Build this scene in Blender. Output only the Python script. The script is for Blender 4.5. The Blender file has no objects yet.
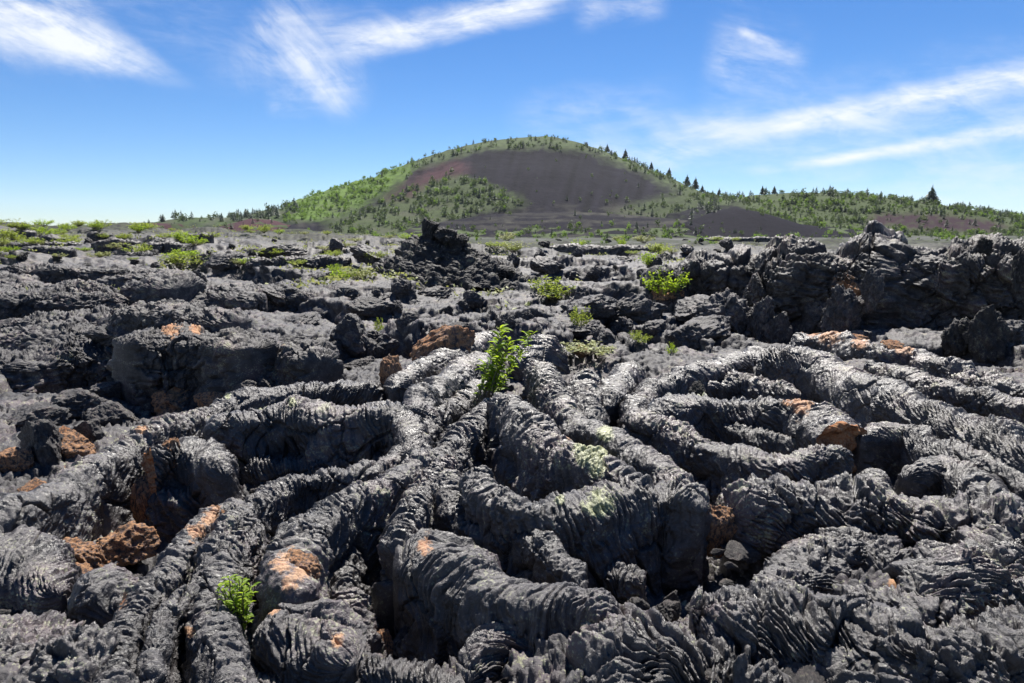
import bpy, bmesh, math, random
import numpy as np
from mathutils import Vector

random.seed(7)
RNG = np.random.default_rng(11)
S = bpy.context.scene
COL = S.collection
F = 683.0
PITCH = math.radians(9.3)
CAMZ = 2.0
SUN_EL, SUN_AZ = 58.0, 12.0          # azimuth measured from straight ahead, minus = left

# ------------------------------------------------------------------ view helpers (placing only)
CP, SP = math.cos(PITCH), math.sin(PITCH)


def at(px, py, z):
    """world point at height z seen at a photo position"""
    x = (px - 512) / F
    v = -(py - 341.5) / F
    d = (x, CP + v * SP, -SP + v * CP)
    t = (z - CAMZ) / d[2]
    return np.array([d[0] * t, d[1] * t, z])


def at_dist(px, py, dist):
    """world point at ground distance dist (y) seen at a photo position"""
    x = (px - 512) / F
    v = -(py - 341.5) / F
    dy = CP + v * SP
    dz = -SP + v * CP
    return np.array([x / dy * dist, dist, CAMZ + dz / dy * dist])


def project(P):
    x, y, z = P[..., 0], P[..., 1], P[..., 2] - CAMZ
    dep = y * CP - z * SP
    up = y * SP + z * CP
    dep = np.maximum(dep, 1e-3)
    return 512 + F * x / dep, 341.5 - F * up / dep, dep


def depth(p):
    return p[1] * CP - (p[2] - CAMZ) * SP


# ------------------------------------------------------------------ noise
_r = np.random.default_rng(3)
PERM = _r.permutation(256).astype(np.int32)
G3 = _r.normal(size=(256, 3)).astype(np.float32)
G3 /= np.linalg.norm(G3, axis=1)[:, None]
_a = _r.uniform(0, 2 * np.pi, 256)
G2 = np.stack([np.cos(_a), np.sin(_a)], 1).astype(np.float32)
RND = _r.uniform(0, 1, (256, 4)).astype(np.float32)


def _fade(t):
    return t * t * t * (t * (t * 6 - 15) + 10)


def n2(x, y, seed=0):
    x = np.asarray(x, np.float32); y = np.asarray(y, np.float32)
    xf = np.floor(x); yf = np.floor(y)
    xi = xf.astype(np.int32) + seed * 37; yi = yf.astype(np.int32) + seed * 91
    fx = x - xf; fy = y - yf
    u = _fade(fx); v = _fade(fy)
    a = PERM[xi & 255]; b = PERM[(xi + 1) & 255]

    def g(h, dx, dy):
        q = G2[PERM[h & 255]]
        return q[..., 0] * dx + q[..., 1] * dy
    n00 = g(a + yi, fx, fy); n10 = g(b + yi, fx - 1, fy)
    n01 = g(a + yi + 1, fx, fy - 1); n11 = g(b + yi + 1, fx - 1, fy - 1)
    p = n00 + u * (n10 - n00); q = n01 + u * (n11 - n01)
    return (p + v * (q - p)) * 1.4


def n3(x, y, z, seed=0):
    x = np.asarray(x, np.float32); y = np.asarray(y, np.float32); z = np.asarray(z, np.float32)
    xf = np.floor(x); yf = np.floor(y); zf = np.floor(z)
    xi = xf.astype(np.int32) + seed * 37; yi = yf.astype(np.int32) + seed * 91; zi = zf.astype(np.int32)
    fx = x - xf; fy = y - yf; fz = z - zf
    u = _fade(fx); v = _fade(fy); w = _fade(fz)
    a = PERM[xi & 255]; b = PERM[(xi + 1) & 255]
    aa = PERM[(a + yi) & 255]; ab = PERM[(a + yi + 1) & 255]
    ba = PERM[(b + yi) & 255]; bb = PERM[(b + yi + 1) & 255]

    def g(h, dx, dy, dz):
        q = G3[PERM[h & 255]]
        return q[..., 0] * dx + q[..., 1] * dy + q[..., 2] * dz
    r = []
    for k in (0, 1):
        n00 = g(aa + zi + k, fx, fy, fz - k); n10 = g(ba + zi + k, fx - 1, fy, fz - k)
        n01 = g(ab + zi + k, fx, fy - 1, fz - k); n11 = g(bb + zi + k, fx - 1, fy - 1, fz - k)
        p = n00 + u * (n10 - n00); q = n01 + u * (n11 - n01)
        r.append(p + v * (q - p))
    return (r[0] + w * (r[1] - r[0])) * 1.5


def fbm3(P, s, octv=4, seed=0, gain=.5):
    t = 0; a = 1.0
    for k in range(octv):
        t = t + a * n3(P[..., 0] * s, P[..., 1] * s, P[..., 2] * s, seed + k)
        a *= gain; s *= 2.03
    return t


def ridg3(P, s, octv=4, seed=0, gain=.5):
    t = 0; a = 1.0
    for k in range(octv):
        t = t + a * (1 - 2 * np.abs(n3(P[..., 0] * s, P[..., 1] * s, P[..., 2] * s, seed + k)))
        a *= gain; s *= 2.1
    return t


def cells2(x, y, seed=0):
    """nearest jittered cell: F1, F2, three random numbers of the cell, offset from its centre"""
    xf = np.floor(x); yf = np.floor(y)
    f1 = np.full(x.shape, 9., np.float32); f2 = f1.copy()
    hid = np.zeros(x.shape, np.int32); ox = np.zeros_like(f1); oy = np.zeros_like(f1)
    for i in (-1, 0, 1):
        for j in (-1, 0, 1):
            cx = xf + i; cy = yf + j
            h = PERM[(PERM[(cx.astype(np.int32) + seed * 17) & 255] + cy.astype(np.int32)) & 255]
            dx = x - (cx + RND[h, 0]); dy = y - (cy + RND[h, 1])
            d = np.sqrt(dx * dx + dy * dy)
            m = d < f1
            f2 = np.where(m, f1, np.minimum(f2, d))
            f1 = np.where(m, d, f1); hid = np.where(m, h, hid)
            ox = np.where(m, dx, ox); oy = np.where(m, dy, oy)
    h2 = PERM[(hid + 5) & 255]
    return f1, f2, RND[h2, 2], RND[h2, 3], RND[PERM[(h2 + 9) & 255], 2], ox, oy


def cells3(P, seed=0):
    x, y, z = P[..., 0], P[..., 1], P[..., 2]
    xf = np.floor(x); yf = np.floor(y); zf = np.floor(z)
    f1 = np.full(x.shape, 9., np.float32); f2 = f1.copy(); hid = np.zeros(x.shape, np.int32)
    for i in (-1, 0, 1):
        for j in (-1, 0, 1):
            for k in (-1, 0, 1):
                cx = xf + i; cy = yf + j; cz = zf + k
                h = PERM[(PERM[(PERM[(cx.astype(np.int32) + seed * 17) & 255] + cy.astype(np.int32)) & 255] + cz.astype(np.int32)) & 255]
                d = np.sqrt((x - cx - RND[h, 0]) ** 2 + (y - cy - RND[h, 1]) ** 2 + (z - cz - RND[h, 2]) ** 2)
                m = d < f1
                f2 = np.where(m, f1, np.minimum(f2, d)); f1 = np.where(m, d, f1); hid = np.where(m, h, hid)
    return f1, f2, RND[PERM[(hid + 3) & 255], 3]


def sst(a, b, x):
    t = np.clip((x - a) / (b - a), 0, 1)
    return t * t * (3 - 2 * t)


# ------------------------------------------------------------------ mesh and object helpers
def mesh_np(name, V, faces, mat=None, smooth=True, attrs=None):
    """V (n,3), faces list of int arrays (m,k)"""
    me = bpy.data.meshes.new(name)
    V = np.ascontiguousarray(V, np.float32)
    if not isinstance(faces, list):
        faces = [faces]
    loops = np.concatenate([f.ravel() for f in faces]).astype(np.int32)
    tot = np.concatenate([np.full(len(f), f.shape[1]) for f in faces]).astype(np.int32)
    start = np.concatenate([[0], np.cumsum(tot)[:-1]]).astype(np.int32)
    me.vertices.add(len(V)); me.loops.add(len(loops)); me.polygons.add(len(tot))
    me.vertices.foreach_set('co', V.ravel())
    me.loops.foreach_set('vertex_index', loops)
    me.polygons.foreach_set('loop_start', start)
    me.polygons.foreach_set('use_smooth', np.full(len(tot), smooth))
    for k, a in (attrs or {}).items():
        if a.ndim == 1:
            at_ = me.attributes.new(k, 'FLOAT', 'POINT'); at_.data.foreach_set('value', a.astype(np.float32))
        else:
            at_ = me.attributes.new(k, 'FLOAT_COLOR', 'POINT')
            c = np.concatenate([a, np.ones((len(a), 1))], 1).astype(np.float32)
            at_.data.foreach_set('color', c.ravel())
    me.update(calc_edges=True)
    if mat:
        me.materials.append(mat)
    return me


def grid_faces(nr, nc):
    i = np.arange(nr - 1)[:, None] * nc + np.arange(nc - 1)[None, :]
    i = i.ravel()
    return np.stack([i, i + 1, i + nc + 1, i + nc], 1)


def link(name, me, loc=(0, 0, 0), parent=None):
    o = bpy.data.objects.new(name, me)
    COL.objects.link(o)
    o.location = loc
    if parent:
        o.parent = parent
    return o


def tag(o, label=None, cat=None, group=None, kind=None):
    if cat and not kind: kind = 'thing'
    if label: o['label'] = label
    if cat: o['category'] = cat
    if group: o['group'] = group
    if kind: o['kind'] = kind
    return o


def copy_tree(o, parent=None):
    c = o.copy(); COL.objects.link(c)
    if parent: c.parent = parent
    for ch in list(o.children):
        copy_tree(ch, c)
    return c


def grid_normals(P):
    du = np.gradient(P, axis=1); dv = np.gradient(P, axis=0)
    n = np.cross(du, dv)
    n /= np.maximum(np.linalg.norm(n, axis=2, keepdims=True), 1e-9)
    return n


# ------------------------------------------------------------------ node helpers
class NT:
    def __init__(s, tree): s.t = tree
    def node(s, typ, **kw):
        n = s.t.nodes.new(typ)
        for k, v in kw.items():
            if k == 'ins':
                for i, val in v.items(): s.set(n.inputs[i], val)
            else: setattr(n, k, v)
        return n
    def set(s, sock, val):
        if isinstance(val, bpy.types.NodeSocket): s.t.links.new(val, sock)
        elif isinstance(val, X): s.t.links.new(val.k, sock)
        else: sock.default_value = val
    def m(s, op, a, b=0.0, c=0.0, clamp=False):
        n = s.t.nodes.new('ShaderNodeMath'); n.operation = op; n.use_clamp = clamp
        for i, v in enumerate((a, b, c)): s.set(n.inputs[i], v)
        return X(s, n.outputs[0])
    def smooth(s, x, a, b):
        n = s.t.nodes.new('ShaderNodeMapRange'); n.interpolation_type = 'SMOOTHSTEP'
        s.set(n.inputs[0], x); n.inputs[1].default_value = a; n.inputs[2].default_value = b
        return X(s, n.outputs[0])
    def noise(s, vec, scale, detail=4, rough=.55, dist=0.0, dim='3D'):
        n = s.t.nodes.new('ShaderNodeTexNoise'); n.noise_dimensions = dim
        s.set(n.inputs['Vector'], vec)
        n.inputs['Scale'].default_value = scale; n.inputs['Detail'].default_value = detail
        n.inputs['Roughness'].default_value = rough; n.inputs['Distortion'].default_value = dist
        return X(s, n.outputs[0])
    def mix(s, f, a, b, blend='MIX'):
        n = s.t.nodes.new('ShaderNodeMix'); n.data_type = 'RGBA'; n.blend_type = blend
        s.set(n.inputs[0], f); s.set(n.inputs[6], a); s.set(n.inputs[7], b)
        return n.outputs[2]
    def attr(s, name, col=False):
        n = s.t.nodes.new('ShaderNodeAttribute'); n.attribute_name = name
        return n.outputs[0] if col else X(s, n.outputs[2])


class X:
    def __init__(s, nt, k): s.nt = nt; s.k = k
    def __add__(s, o): return s.nt.m('ADD', s, o)
    def __radd__(s, o): return s.nt.m('ADD', s, o)
    def __sub__(s, o): return s.nt.m('SUBTRACT', s, o)
    def __rsub__(s, o): return s.nt.m('SUBTRACT', o, s)
    def __mul__(s, o): return s.nt.m('MULTIPLY', s, o)
    def __rmul__(s, o): return s.nt.m('MULTIPLY', s, o)
    def __truediv__(s, o): return s.nt.m('DIVIDE', s, o)


def rgb(r, g, b): return (r, g, b, 1)


def new_mat(name):
    m = bpy.data.materials.new(name); m.use_nodes = True
    m.node_tree.nodes.clear()
    nt = NT(m.node_tree)
    out = nt.node('ShaderNodeOutputMaterial')
    return m, nt, out


def lava_mat(name, lo, hi, ox=0.0, bump=1.0, fine=26.0, rough=.62, spec=.45):
    """ox = how much of the surface is rust-red oxidised rock (plus the 'ox' attribute)"""
    m, nt, out = new_mat(name)
    co = nt.node('ShaderNodeTexCoord').outputs['Object']
    info = nt.node('ShaderNodeObjectInfo')
    va = nt.node('ShaderNodeVectorMath', operation='MULTIPLY_ADD')
    nt.set(va.inputs[0], info.outputs['Random']); va.inputs[1].default_value = (31, 17, 23); nt.set(va.inputs[2], co)
    v = va.outputs[0]
    big = nt.noise(v, 1.6, 3, .6)
    med = nt.noise(v, 8.0, 5, .68)
    fin = nt.noise(v, 62.0, 2, .6)
    c = nt.mix(nt.smooth(big * .4 + med * .6, .36, .64), rgb(*lo), rgb(*hi))
    # faint plum and blue-grey casts of the glassy crust
    c = nt.mix(nt.smooth(big, .5, .66) * .6, c, nt.mix(1.0, c, rgb(1.28, .95, 1.04), 'MULTIPLY'))
    c = nt.mix(nt.smooth(fin * .75 + med * .25, .54, .72) * .5, c, rgb(.17, .16, .15))        # pale crustose specks
    lich = nt.smooth(fin * .5 + med * .5 + big * .35, .74, .82)
    c = nt.mix(lich * .6, c, rgb(.27, .28, .17))
    om = nt.smooth(med * 1.3 + fin * .3 + nt.attr('ox') + (ox - .88), .22, .40)
    oc = nt.mix(nt.smooth(fin * .4 + big * .3 + med * .3, .38, .56), rgb(.25, .080, .028), rgb(.36, .21, .115))
    oc = nt.mix(nt.smooth(med, .60, .74), oc, rgb(.13, .07, .06))
    c = nt.mix(om, c, oc)
    vg = nt.attr('veg')
    c = nt.mix(vg, c, nt.mix(nt.smooth(big * .6 + med * .4, .42, .58), rgb(.016, .0145, .015), rgb(.040, .050, .022)))
    lm = nt.smooth(med * .5 + fin * .35 + nt.attr('li') - .4, .30, .42)
    c = nt.mix(lm, c, nt.mix(nt.smooth(fin, .4, .6), rgb(.13, .14, .06), rgb(.30, .31, .17)))
    b1 = nt.node('ShaderNodeBump', ins={'Strength': min(1.0, .7 * bump), 'Distance': .025})
    nt.set(b1.inputs['Height'], nt.noise(v, fine * 1.2, 6, .68))
    p = nt.node('ShaderNodeBsdfPrincipled')
    nt.set(p.inputs['Base Color'], c)
    nt.set(p.inputs['Roughness'], nt.smooth(med, .3, .7) * .2 + (rough - .1) + om * .2 + vg * .4)
    p.inputs['Specular IOR Level'].default_value = spec
    nt.set(p.inputs['Normal'], b1.outputs[0])
    nt.t.links.new(p.outputs[0], out.inputs[0])
    return m


def leaf_mat(name, a, b, trans=.45):
    m, nt, out = new_mat(name)
    geo = nt.node('ShaderNodeNewGeometry')
    f = X(nt, geo.outputs['Random Per Island'])
    info = nt.node('ShaderNodeObjectInfo')
    c = nt.mix(f * .75 + X(nt, info.outputs['Random']) * .25, rgb(*a), rgb(*b))
    p = nt.node('ShaderNodeBsdfPrincipled', ins={'Roughness': .55})
    p.inputs['Specular IOR Level'].default_value = .25
    nt.set(p.inputs['Base Color'], c)
    t = nt.node('ShaderNodeBsdfTranslucent')
    tc = nt.mix(.5, c, rgb(b[0] * 1.7, b[1] * 1.7, b[2] * .8))
    nt.set(t.inputs[0], tc)
    mx = nt.node('ShaderNodeMixShader', ins={0: trans})
    nt.t.links.new(p.outputs[0], mx.inputs[1]); nt.t.links.new(t.outputs[0], mx.inputs[2])
    nt.t.links.new(mx.outputs[0], out.inputs[0])
    return m


def plain_mat(name, col, rough=.8):
    m, nt, out = new_mat(name)
    p = nt.node('ShaderNodeBsdfPrincipled', ins={'Roughness': rough})
    co = nt.node('ShaderNodeTexCoord').outputs['Object']
    nt.set(p.inputs['Base Color'], nt.mix(nt.noise(co, 30, 4), rgb(*[x * .6 for x in col]), rgb(*[x * 1.3 for x in col])))
    nt.t.links.new(p.outputs[0], out.inputs[0])
    return m


def hill_mat(name):
    m, nt, out = new_mat(name)
    co = nt.node('ShaderNodeTexCoord').outputs['Object']
    c = nt.attr('tint', True)
    n = nt.noise(co, .05, 8, .7)
    c = nt.mix(nt.smooth(n, .3, .7) * .45, c, nt.mix(1.0, c, rgb(1.55, 1.5, 1.45), 'MULTIPLY'))
    c = nt.mix(nt.smooth(nt.noise(co, .4, 5, .7), .5, .7) * .35, c, nt.mix(1.0, c, rgb(.6, .6, .62), 'MULTIPLY'))
    p = nt.node('ShaderNodeBsdfPrincipled', ins={'Roughness': .9})
    p.inputs['Specular IOR Level'].default_value = .04
    nt.set(p.inputs['Base Color'], c)
    b = nt.node('ShaderNodeBump', ins={'Strength': .6, 'Distance': 1.5})
    nt.set(b.inputs['Height'], nt.noise(co, .25, 6, .7)); nt.set(p.inputs['Normal'], b.outputs[0])
    nt.t.links.new(p.outputs[0], out.inputs[0])
    return m


EXPO = 1.2
M_LAVA = lava_mat('lava_rope_crust', (.014, .0128, .0135), (.080, .0715, .0725), 0, spec=.6, rough=.43)
M_PLAIN = lava_mat('lava_plain_crust', (.018, .017, .018), (.084, .079, .083), .0, fine=16, spec=.28, rough=.62)
M_DARK = lava_mat('dark_scoria', (.011, .0105, .011), (.036, .033, .034), .02, rough=.7, spec=.35)
M_ROCK = lava_mat('broken_lava', (.018, .0165, .017), (.078, .071, .072), .05, spec=.3, rough=.55)
M_OX = lava_mat('oxidised_lava', (.05, .038, .034), (.15, .115, .10), .40, rough=.85, spec=.2)
M_OXD = lava_mat('rusty_core_rock', (.10, .05, .03), (.16, .09, .05), .52, rough=.9, spec=.15)
M_LEAF = leaf_mat('bright_leaf', (.12, .22, .02), (.26, .34, .03), .55)
M_SAGE = leaf_mat('shrub_leaf', (.12, .18, .03), (.25, .29, .06), .5)
M_PALE = leaf_mat('pale_grass', (.20, .23, .09), (.33, .34, .15), .3)
M_STEM = plain_mat('plant_stem', (.10, .085, .05))
M_DEAD = plain_mat('grey_twig', (.20, .19, .17))
M_CONIF = leaf_mat('conifer_needle', (.016, .036, .019), (.036, .062, .028), .2)
M_TREE = leaf_mat('hill_tree_leaf', (.040, .072, .024), (.085, .12, .038), .3)
M_ASPEN = leaf_mat('aspen_leaf', (.08, .145, .025), (.14, .22, .04), .45)
M_BARK = plain_mat('tree_bark', (.07, .055, .045))
M_HILL = hill_mat('cinder_slope')

# ------------------------------------------------------------------ ground height
CTRL = [(-80, 683, .2), (0, 683, .25), (60, 640, .22), (20, 570, .0), (110, 683, .0), (160, 690, -.35), (160, 600, -.3), (260, 650, -.35), (230, 540, -.3), (400, 600, -.3),
        (430, 640, -.38), (350, 690, .05), (470, 690, .08), (590, 660, .16), (640, 590, -.12), (720, 590, -.15), (760, 560, -.2),
        (700, 650, .15), (800, 640, .18), (900, 600, .15), (1000, 560, .15), (900, 690, .05), (1060, 690, -.1), (850, 520, .08),
        (950, 500, .12), (1060, 520, .15), (870, 480, -.1), (720, 470, -.12), (600, 560, -.22), (670, 580, -.2), (550, 470, -.12), (500, 440, -.12), (480, 420, -.1),
        (620, 400, -.15), (700, 410, -.1), (330, 450, -.14), (200, 475, -.12), (270, 490, -.12), (80, 500, -.15), (160, 420, -.05),
        (60, 440, .02), (-60, 470, .0), (300, 370, .05), (240, 370, .05), (450, 350, .1), (600, 345, .2), (700, 350, .12), (780, 410, -.1), (720, 380, .1),
        (900, 370, .1), (960, 335, -.15), (880, 325, -.15), (1060, 400, .2), (1060, 340, 0), (100, 370, .12), (0, 400, .12), (380, 330, .15), (520, 310, .15)]
_cw = np.array([at(a, b, z) for a, b, z in CTRL])
_cu = np.arctan2(_cw[:, 0], _cw[:, 1]) * 1.4
_cv = np.log(np.hypot(_cw[:, 0], _cw[:, 1]))
_cz = _cw[:, 2]


def ground_base(x, y):
    r = np.hypot(x, y) + 1e-6
    u = np.arctan2(x, y) * 1.4; v = np.log(r)
    num = np.zeros_like(r); den = np.zeros_like(r)
    for i in range(len(_cz)):
        w = 1 / ((u - _cu[i]) ** 2 + (v - _cv[i]) ** 2 + .002) ** 2
        num += w * _cz[i]; den += w
    near = num / den
    az = np.arctan2(x, y)
    edge = np.interp(np.degrees(az), [-60, -36, -25, -14, -8, -4, 5, 12, 20, 45], [2.6, 2.3, 1.9, 1.3, .5, -.3, -.7, -.7, -.1, .5])
    far = .1 + (edge - .1) * sst(14, 100, r) ** .9
    far = far * (1 - sst(105, 190, r)) - .6 * sst(105, 190, r)
    k = sst(10, 17, r)
    return near * (1 - k) + far * k


def ground_mid(x, y):
    """plates, blocks and billows of the lava plain"""
    r = np.hypot(x, y)
    k = sst(7.5, 12, r); fade = 1 - sst(110, 180, r)
    wx = x + .7 * n2(x * .5, y * .5, 1) + .22 * n2(x * 1.9, y * 1.9, 2)
    wy = y + .7 * n2(x * .5, y * .5, 3) + .22 * n2(x * 1.9, y * 1.9, 4)
    f1, f2, h1, h2, h3, ox, oy = cells2(wx * .26, wy * .20, 1)
    z = k * ((h1 - .5) * .75 + (h2 - .5) * .50 * ox + ((h3 - .5) * .5 - .42) * oy)
    z -= k * .45 * (1 - sst(.0, .07, f2 - f1)) * (h1 > .3)
    f1, f2, h1, h2, h3, ox, oy = cells2(wx * .95 + 7, wy * .85 + 3, 2)
    z += (.25 + .2 * k) * ((h1 - .5) * .17 + (h2 - .5) * .22 * ox + (h3 - .9) * .22 * oy)
    z -= (.3 + .3 * k) * .12 * (1 - sst(.0, .10, f2 - f1)) * (h2 > .4)
    g = sst(15, 60, r)
    z += k * .28 * n2(x * .21, y * .21, 5) + (.06 + .05 * k) * n2(x * .8, y * .8, 6) + g * .5 * n2(x * .07, y * .07, 8)
    # blocky rubble patches
    rb = k * sst(.22, .45, n2(x * .12 + 9, y * .12, 9))
    f1, f2, h1, h2, h3, ox, oy = cells2(wx * 2.1, wy * 2.1, 4)
    z += rb * ((h1 - .3) * .34 - .30 * f1 + (h2 - .5) * .3 * ox)
    return z * fade


def ground_h(x, y):
    x = np.atleast_1d(np.asarray(x, float)); y = np.atleast_1d(np.asarray(y, float))
    return ground_base(x, y) + ground_mid(x, y)


def gz(x, y): return float(ground_h(x, y)[0])


def drop(px, py):
    """ground point seen at a photo position (marching down the view ray)"""
    t = np.geomspace(2.0, 160, 1600)
    x = (px - 512) / F; v = -(py - 341.5) / F
    P = np.stack([x * t, (CP + v * SP) * t, CAMZ + (-SP + v * CP) * t], 1)
    h = ground_h(P[:, 0], P[:, 1])
    i = np.argmax(P[:, 2] < h) if (P[:, 2] < h).any() else len(t) - 1
    return np.array([P[i, 0], P[i, 1], h[i]])


def build_ground():
    az = np.radians(np.arange(-52, 52.01, .088))
    r = np.concatenate([np.concatenate([np.geomspace(1.2, 9, 440)[:-1], np.geomspace(9, 60, 620)[:-1], np.geomspace(60, 130, 200)]), np.geomspace(135, 3000, 40)])
    A, R = np.meshgrid(az, r)
    x = R * np.sin(A); y = R * np.cos(A)
    z = ground_base(x, y) + ground_mid(x, y)
    cs = np.cumsum(np.pad(z, ((6, 5), (0, 0)), 'edge'), axis=0)
    zb = (cs[10:] - np.pad(cs, ((1, 0), (0, 0)))[:len(cs) - 10])[:len(z)] / 11.0
    kb = sst(8, 14, R)
    z = z * (1 - kb) + zb * kb
    P = np.stack([x, y, z], 2)
    cell = R * .0045
    # folded crust of the foreground
    nr = 1 - sst(8, 14, R)
    w = .5 * n2(x * 1.1, y * 1.1, 21) + .2 * n2(x * 3, y * 3, 22)
    q = n2((x * .7 + y * .7 + w) * 7.5, (x * .7 - y * .7 - w) * 1.7, 23)
    q2 = n2((x * .7 + y * .7 + w) * 16, (x * .7 - y * .7 + w) * 4.0, 24)
    N = grid_normals(P); N *= np.sign(N[..., 2:3])
    t = (x * .6 + y * .8 + w * 1.2) * 11 + 1.2 * n2(x * 3.5, y * 3.5, 26); tq = np.floor(t); tf = t - tq
    ring = (.25 + RND[PERM[(tq.astype(np.int32) + 77) & 255], 0]) * (1 - (1 - tf) ** 3) * (1 - tf ** 7)
    d = nr * (.024 * np.abs(q) + .016 * np.abs(q2) + .022 * ring * sst(-.25, .3, n2(x * 1.6, y * 1.6, 27)) - .04)
    rough = 1 - sst(150, 250, R)
    steep = sst(.06, .45, 1 - np.abs(N[..., 2])) * kb * rough
    sc1 = np.minimum(1, R / 25.)
    d += steep * (.22 * sc1 + .05) * (n3(P[..., 0] * 1.6, P[..., 1] * 1.6, P[..., 2] * 5.0, 71) + .7 * n3(P[..., 0] * 4.2, P[..., 1] * 4.2, P[..., 2] * 10.0, 72))
    # flow grain of the crust: long low wrinkles that follow a wandering direction
    wv = .9 * n2(x * .16, y * .16, 61) + .25 * n2(x * .7, y * .7, 62)
    gr1 = np.abs(n2((x * .5 + y * .87 + wv) * 5.5, (x * .87 - y * .5) * 1.0, 63)); gr2 = np.abs(n2((x * .5 + y * .87 + wv) * 13, (x * .87 - y * .5) * 2.4, 64))
    d += (1 - nr) * (1 - sst(40, 90, R)) * (1 - steep) * (.05 * gr1 + .028 * gr2)
    for s, a, sd, kind in ((1.6, .075, 31, 1), (3.7, .060, 32, 0), (7.5, .045, 33, 1), (15., .030, 34, 0), (31., .020, 35, 1), (63., .010, 36, 0)):
        k = np.clip(1.0 / (s * cell * 2.0), 0, 1) ** 1.3
        if sd < 33:
            k = k * (1 - .7 * nr)
        n = n3(P[..., 0] * s, P[..., 1] * s, P[..., 2] * s * (1.5 + 2.5 * (1 - nr)), sd)
        d += rough * a * k * (1 + (1.0 if sd >= 34 else 0) * nr) * ((.35 - np.abs(n)) * 1.7 * (1 - .75 * nr) + n * .75 * nr if kind else n)
    P = P + N * d[..., None]
    # sideways shove: makes small overhanging lips
    P[..., 0] += rough * np.minimum(.035, cell * 4) * n3(P[..., 0] * 4, P[..., 1] * 4, P[..., 2] * 5, 41)
    P[..., 1] += rough * np.minimum(.035, cell * 4) * n3(P[..., 0] * 4, P[..., 1] * 4, P[..., 2] * 5, 42)
    px, py, dep = project(P)
    ox = np.zeros(P.shape[:2])
    for a, b, rr in ((110, 385, 14), (60, 430, 12), (20, 455, 12), (40, 590, 22), (10, 610, 20), (225, 322, 12), (700, 385, 14), (640, 640, 30), (900, 590, 18),
                     (60, 440, 14), (690, 375, 12), (850, 340, 16), (160, 400, 16), (350, 560, 18), (480, 640, 18), (820, 560, 12), (940, 560, 12)):
        c = drop(a, b); s = rr * depth(c) / F
        ox = np.maximum(ox, .42 * np.exp(-((x - c[0]) ** 2 + (y - c[1]) ** 2) / (s * s)))
    li = .21 * sst(18, 45, R) * sst(-.1, .5, n2(x * .09, y * .09, 51)) * (1 - sst(120, 200, R)) * np.interp(np.degrees(A), [-40, -10, 0, 20], [1, .8, .5, .2])
    nr_, nc_ = P.shape[:2]
    me = mesh_np('ground', P.reshape(-1, 3), grid_faces(nr_, nc_), M_PLAIN, attrs={'ox': ox.ravel(), 'li': li.ravel(), 'veg': (sst(45, 100, R) * np.clip(.85 + .5 * n2(x * .08, y * .08, 52), 0, 1)).ravel()})
    tag(link('ground', me), 'rough black lava field with plates, cracks and folds', kind='structure')


# ------------------------------------------------------------------ ropy lava lobes
def spline(C, n):
    """Catmull-Rom through rows of C"""
    C = np.vstack([2 * C[0] - C[1], C, 2 * C[-1] - C[-2]])
    m = len(C) - 3
    t = np.linspace(0, m - 1e-6, n); i = t.astype(int); f = (t - i)[:, None]
    p0, p1, p2, p3 = C[i], C[i + 1], C[i + 2], C[i + 3]
    return .5 * (2 * p1 + (p2 - p0) * f + (2 * p0 - 5 * p1 + 4 * p2 - p3) * f ** 2 + (3 * p1 - p0 - 3 * p2 + p3) * f ** 3)


NSEED = [100]


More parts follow.
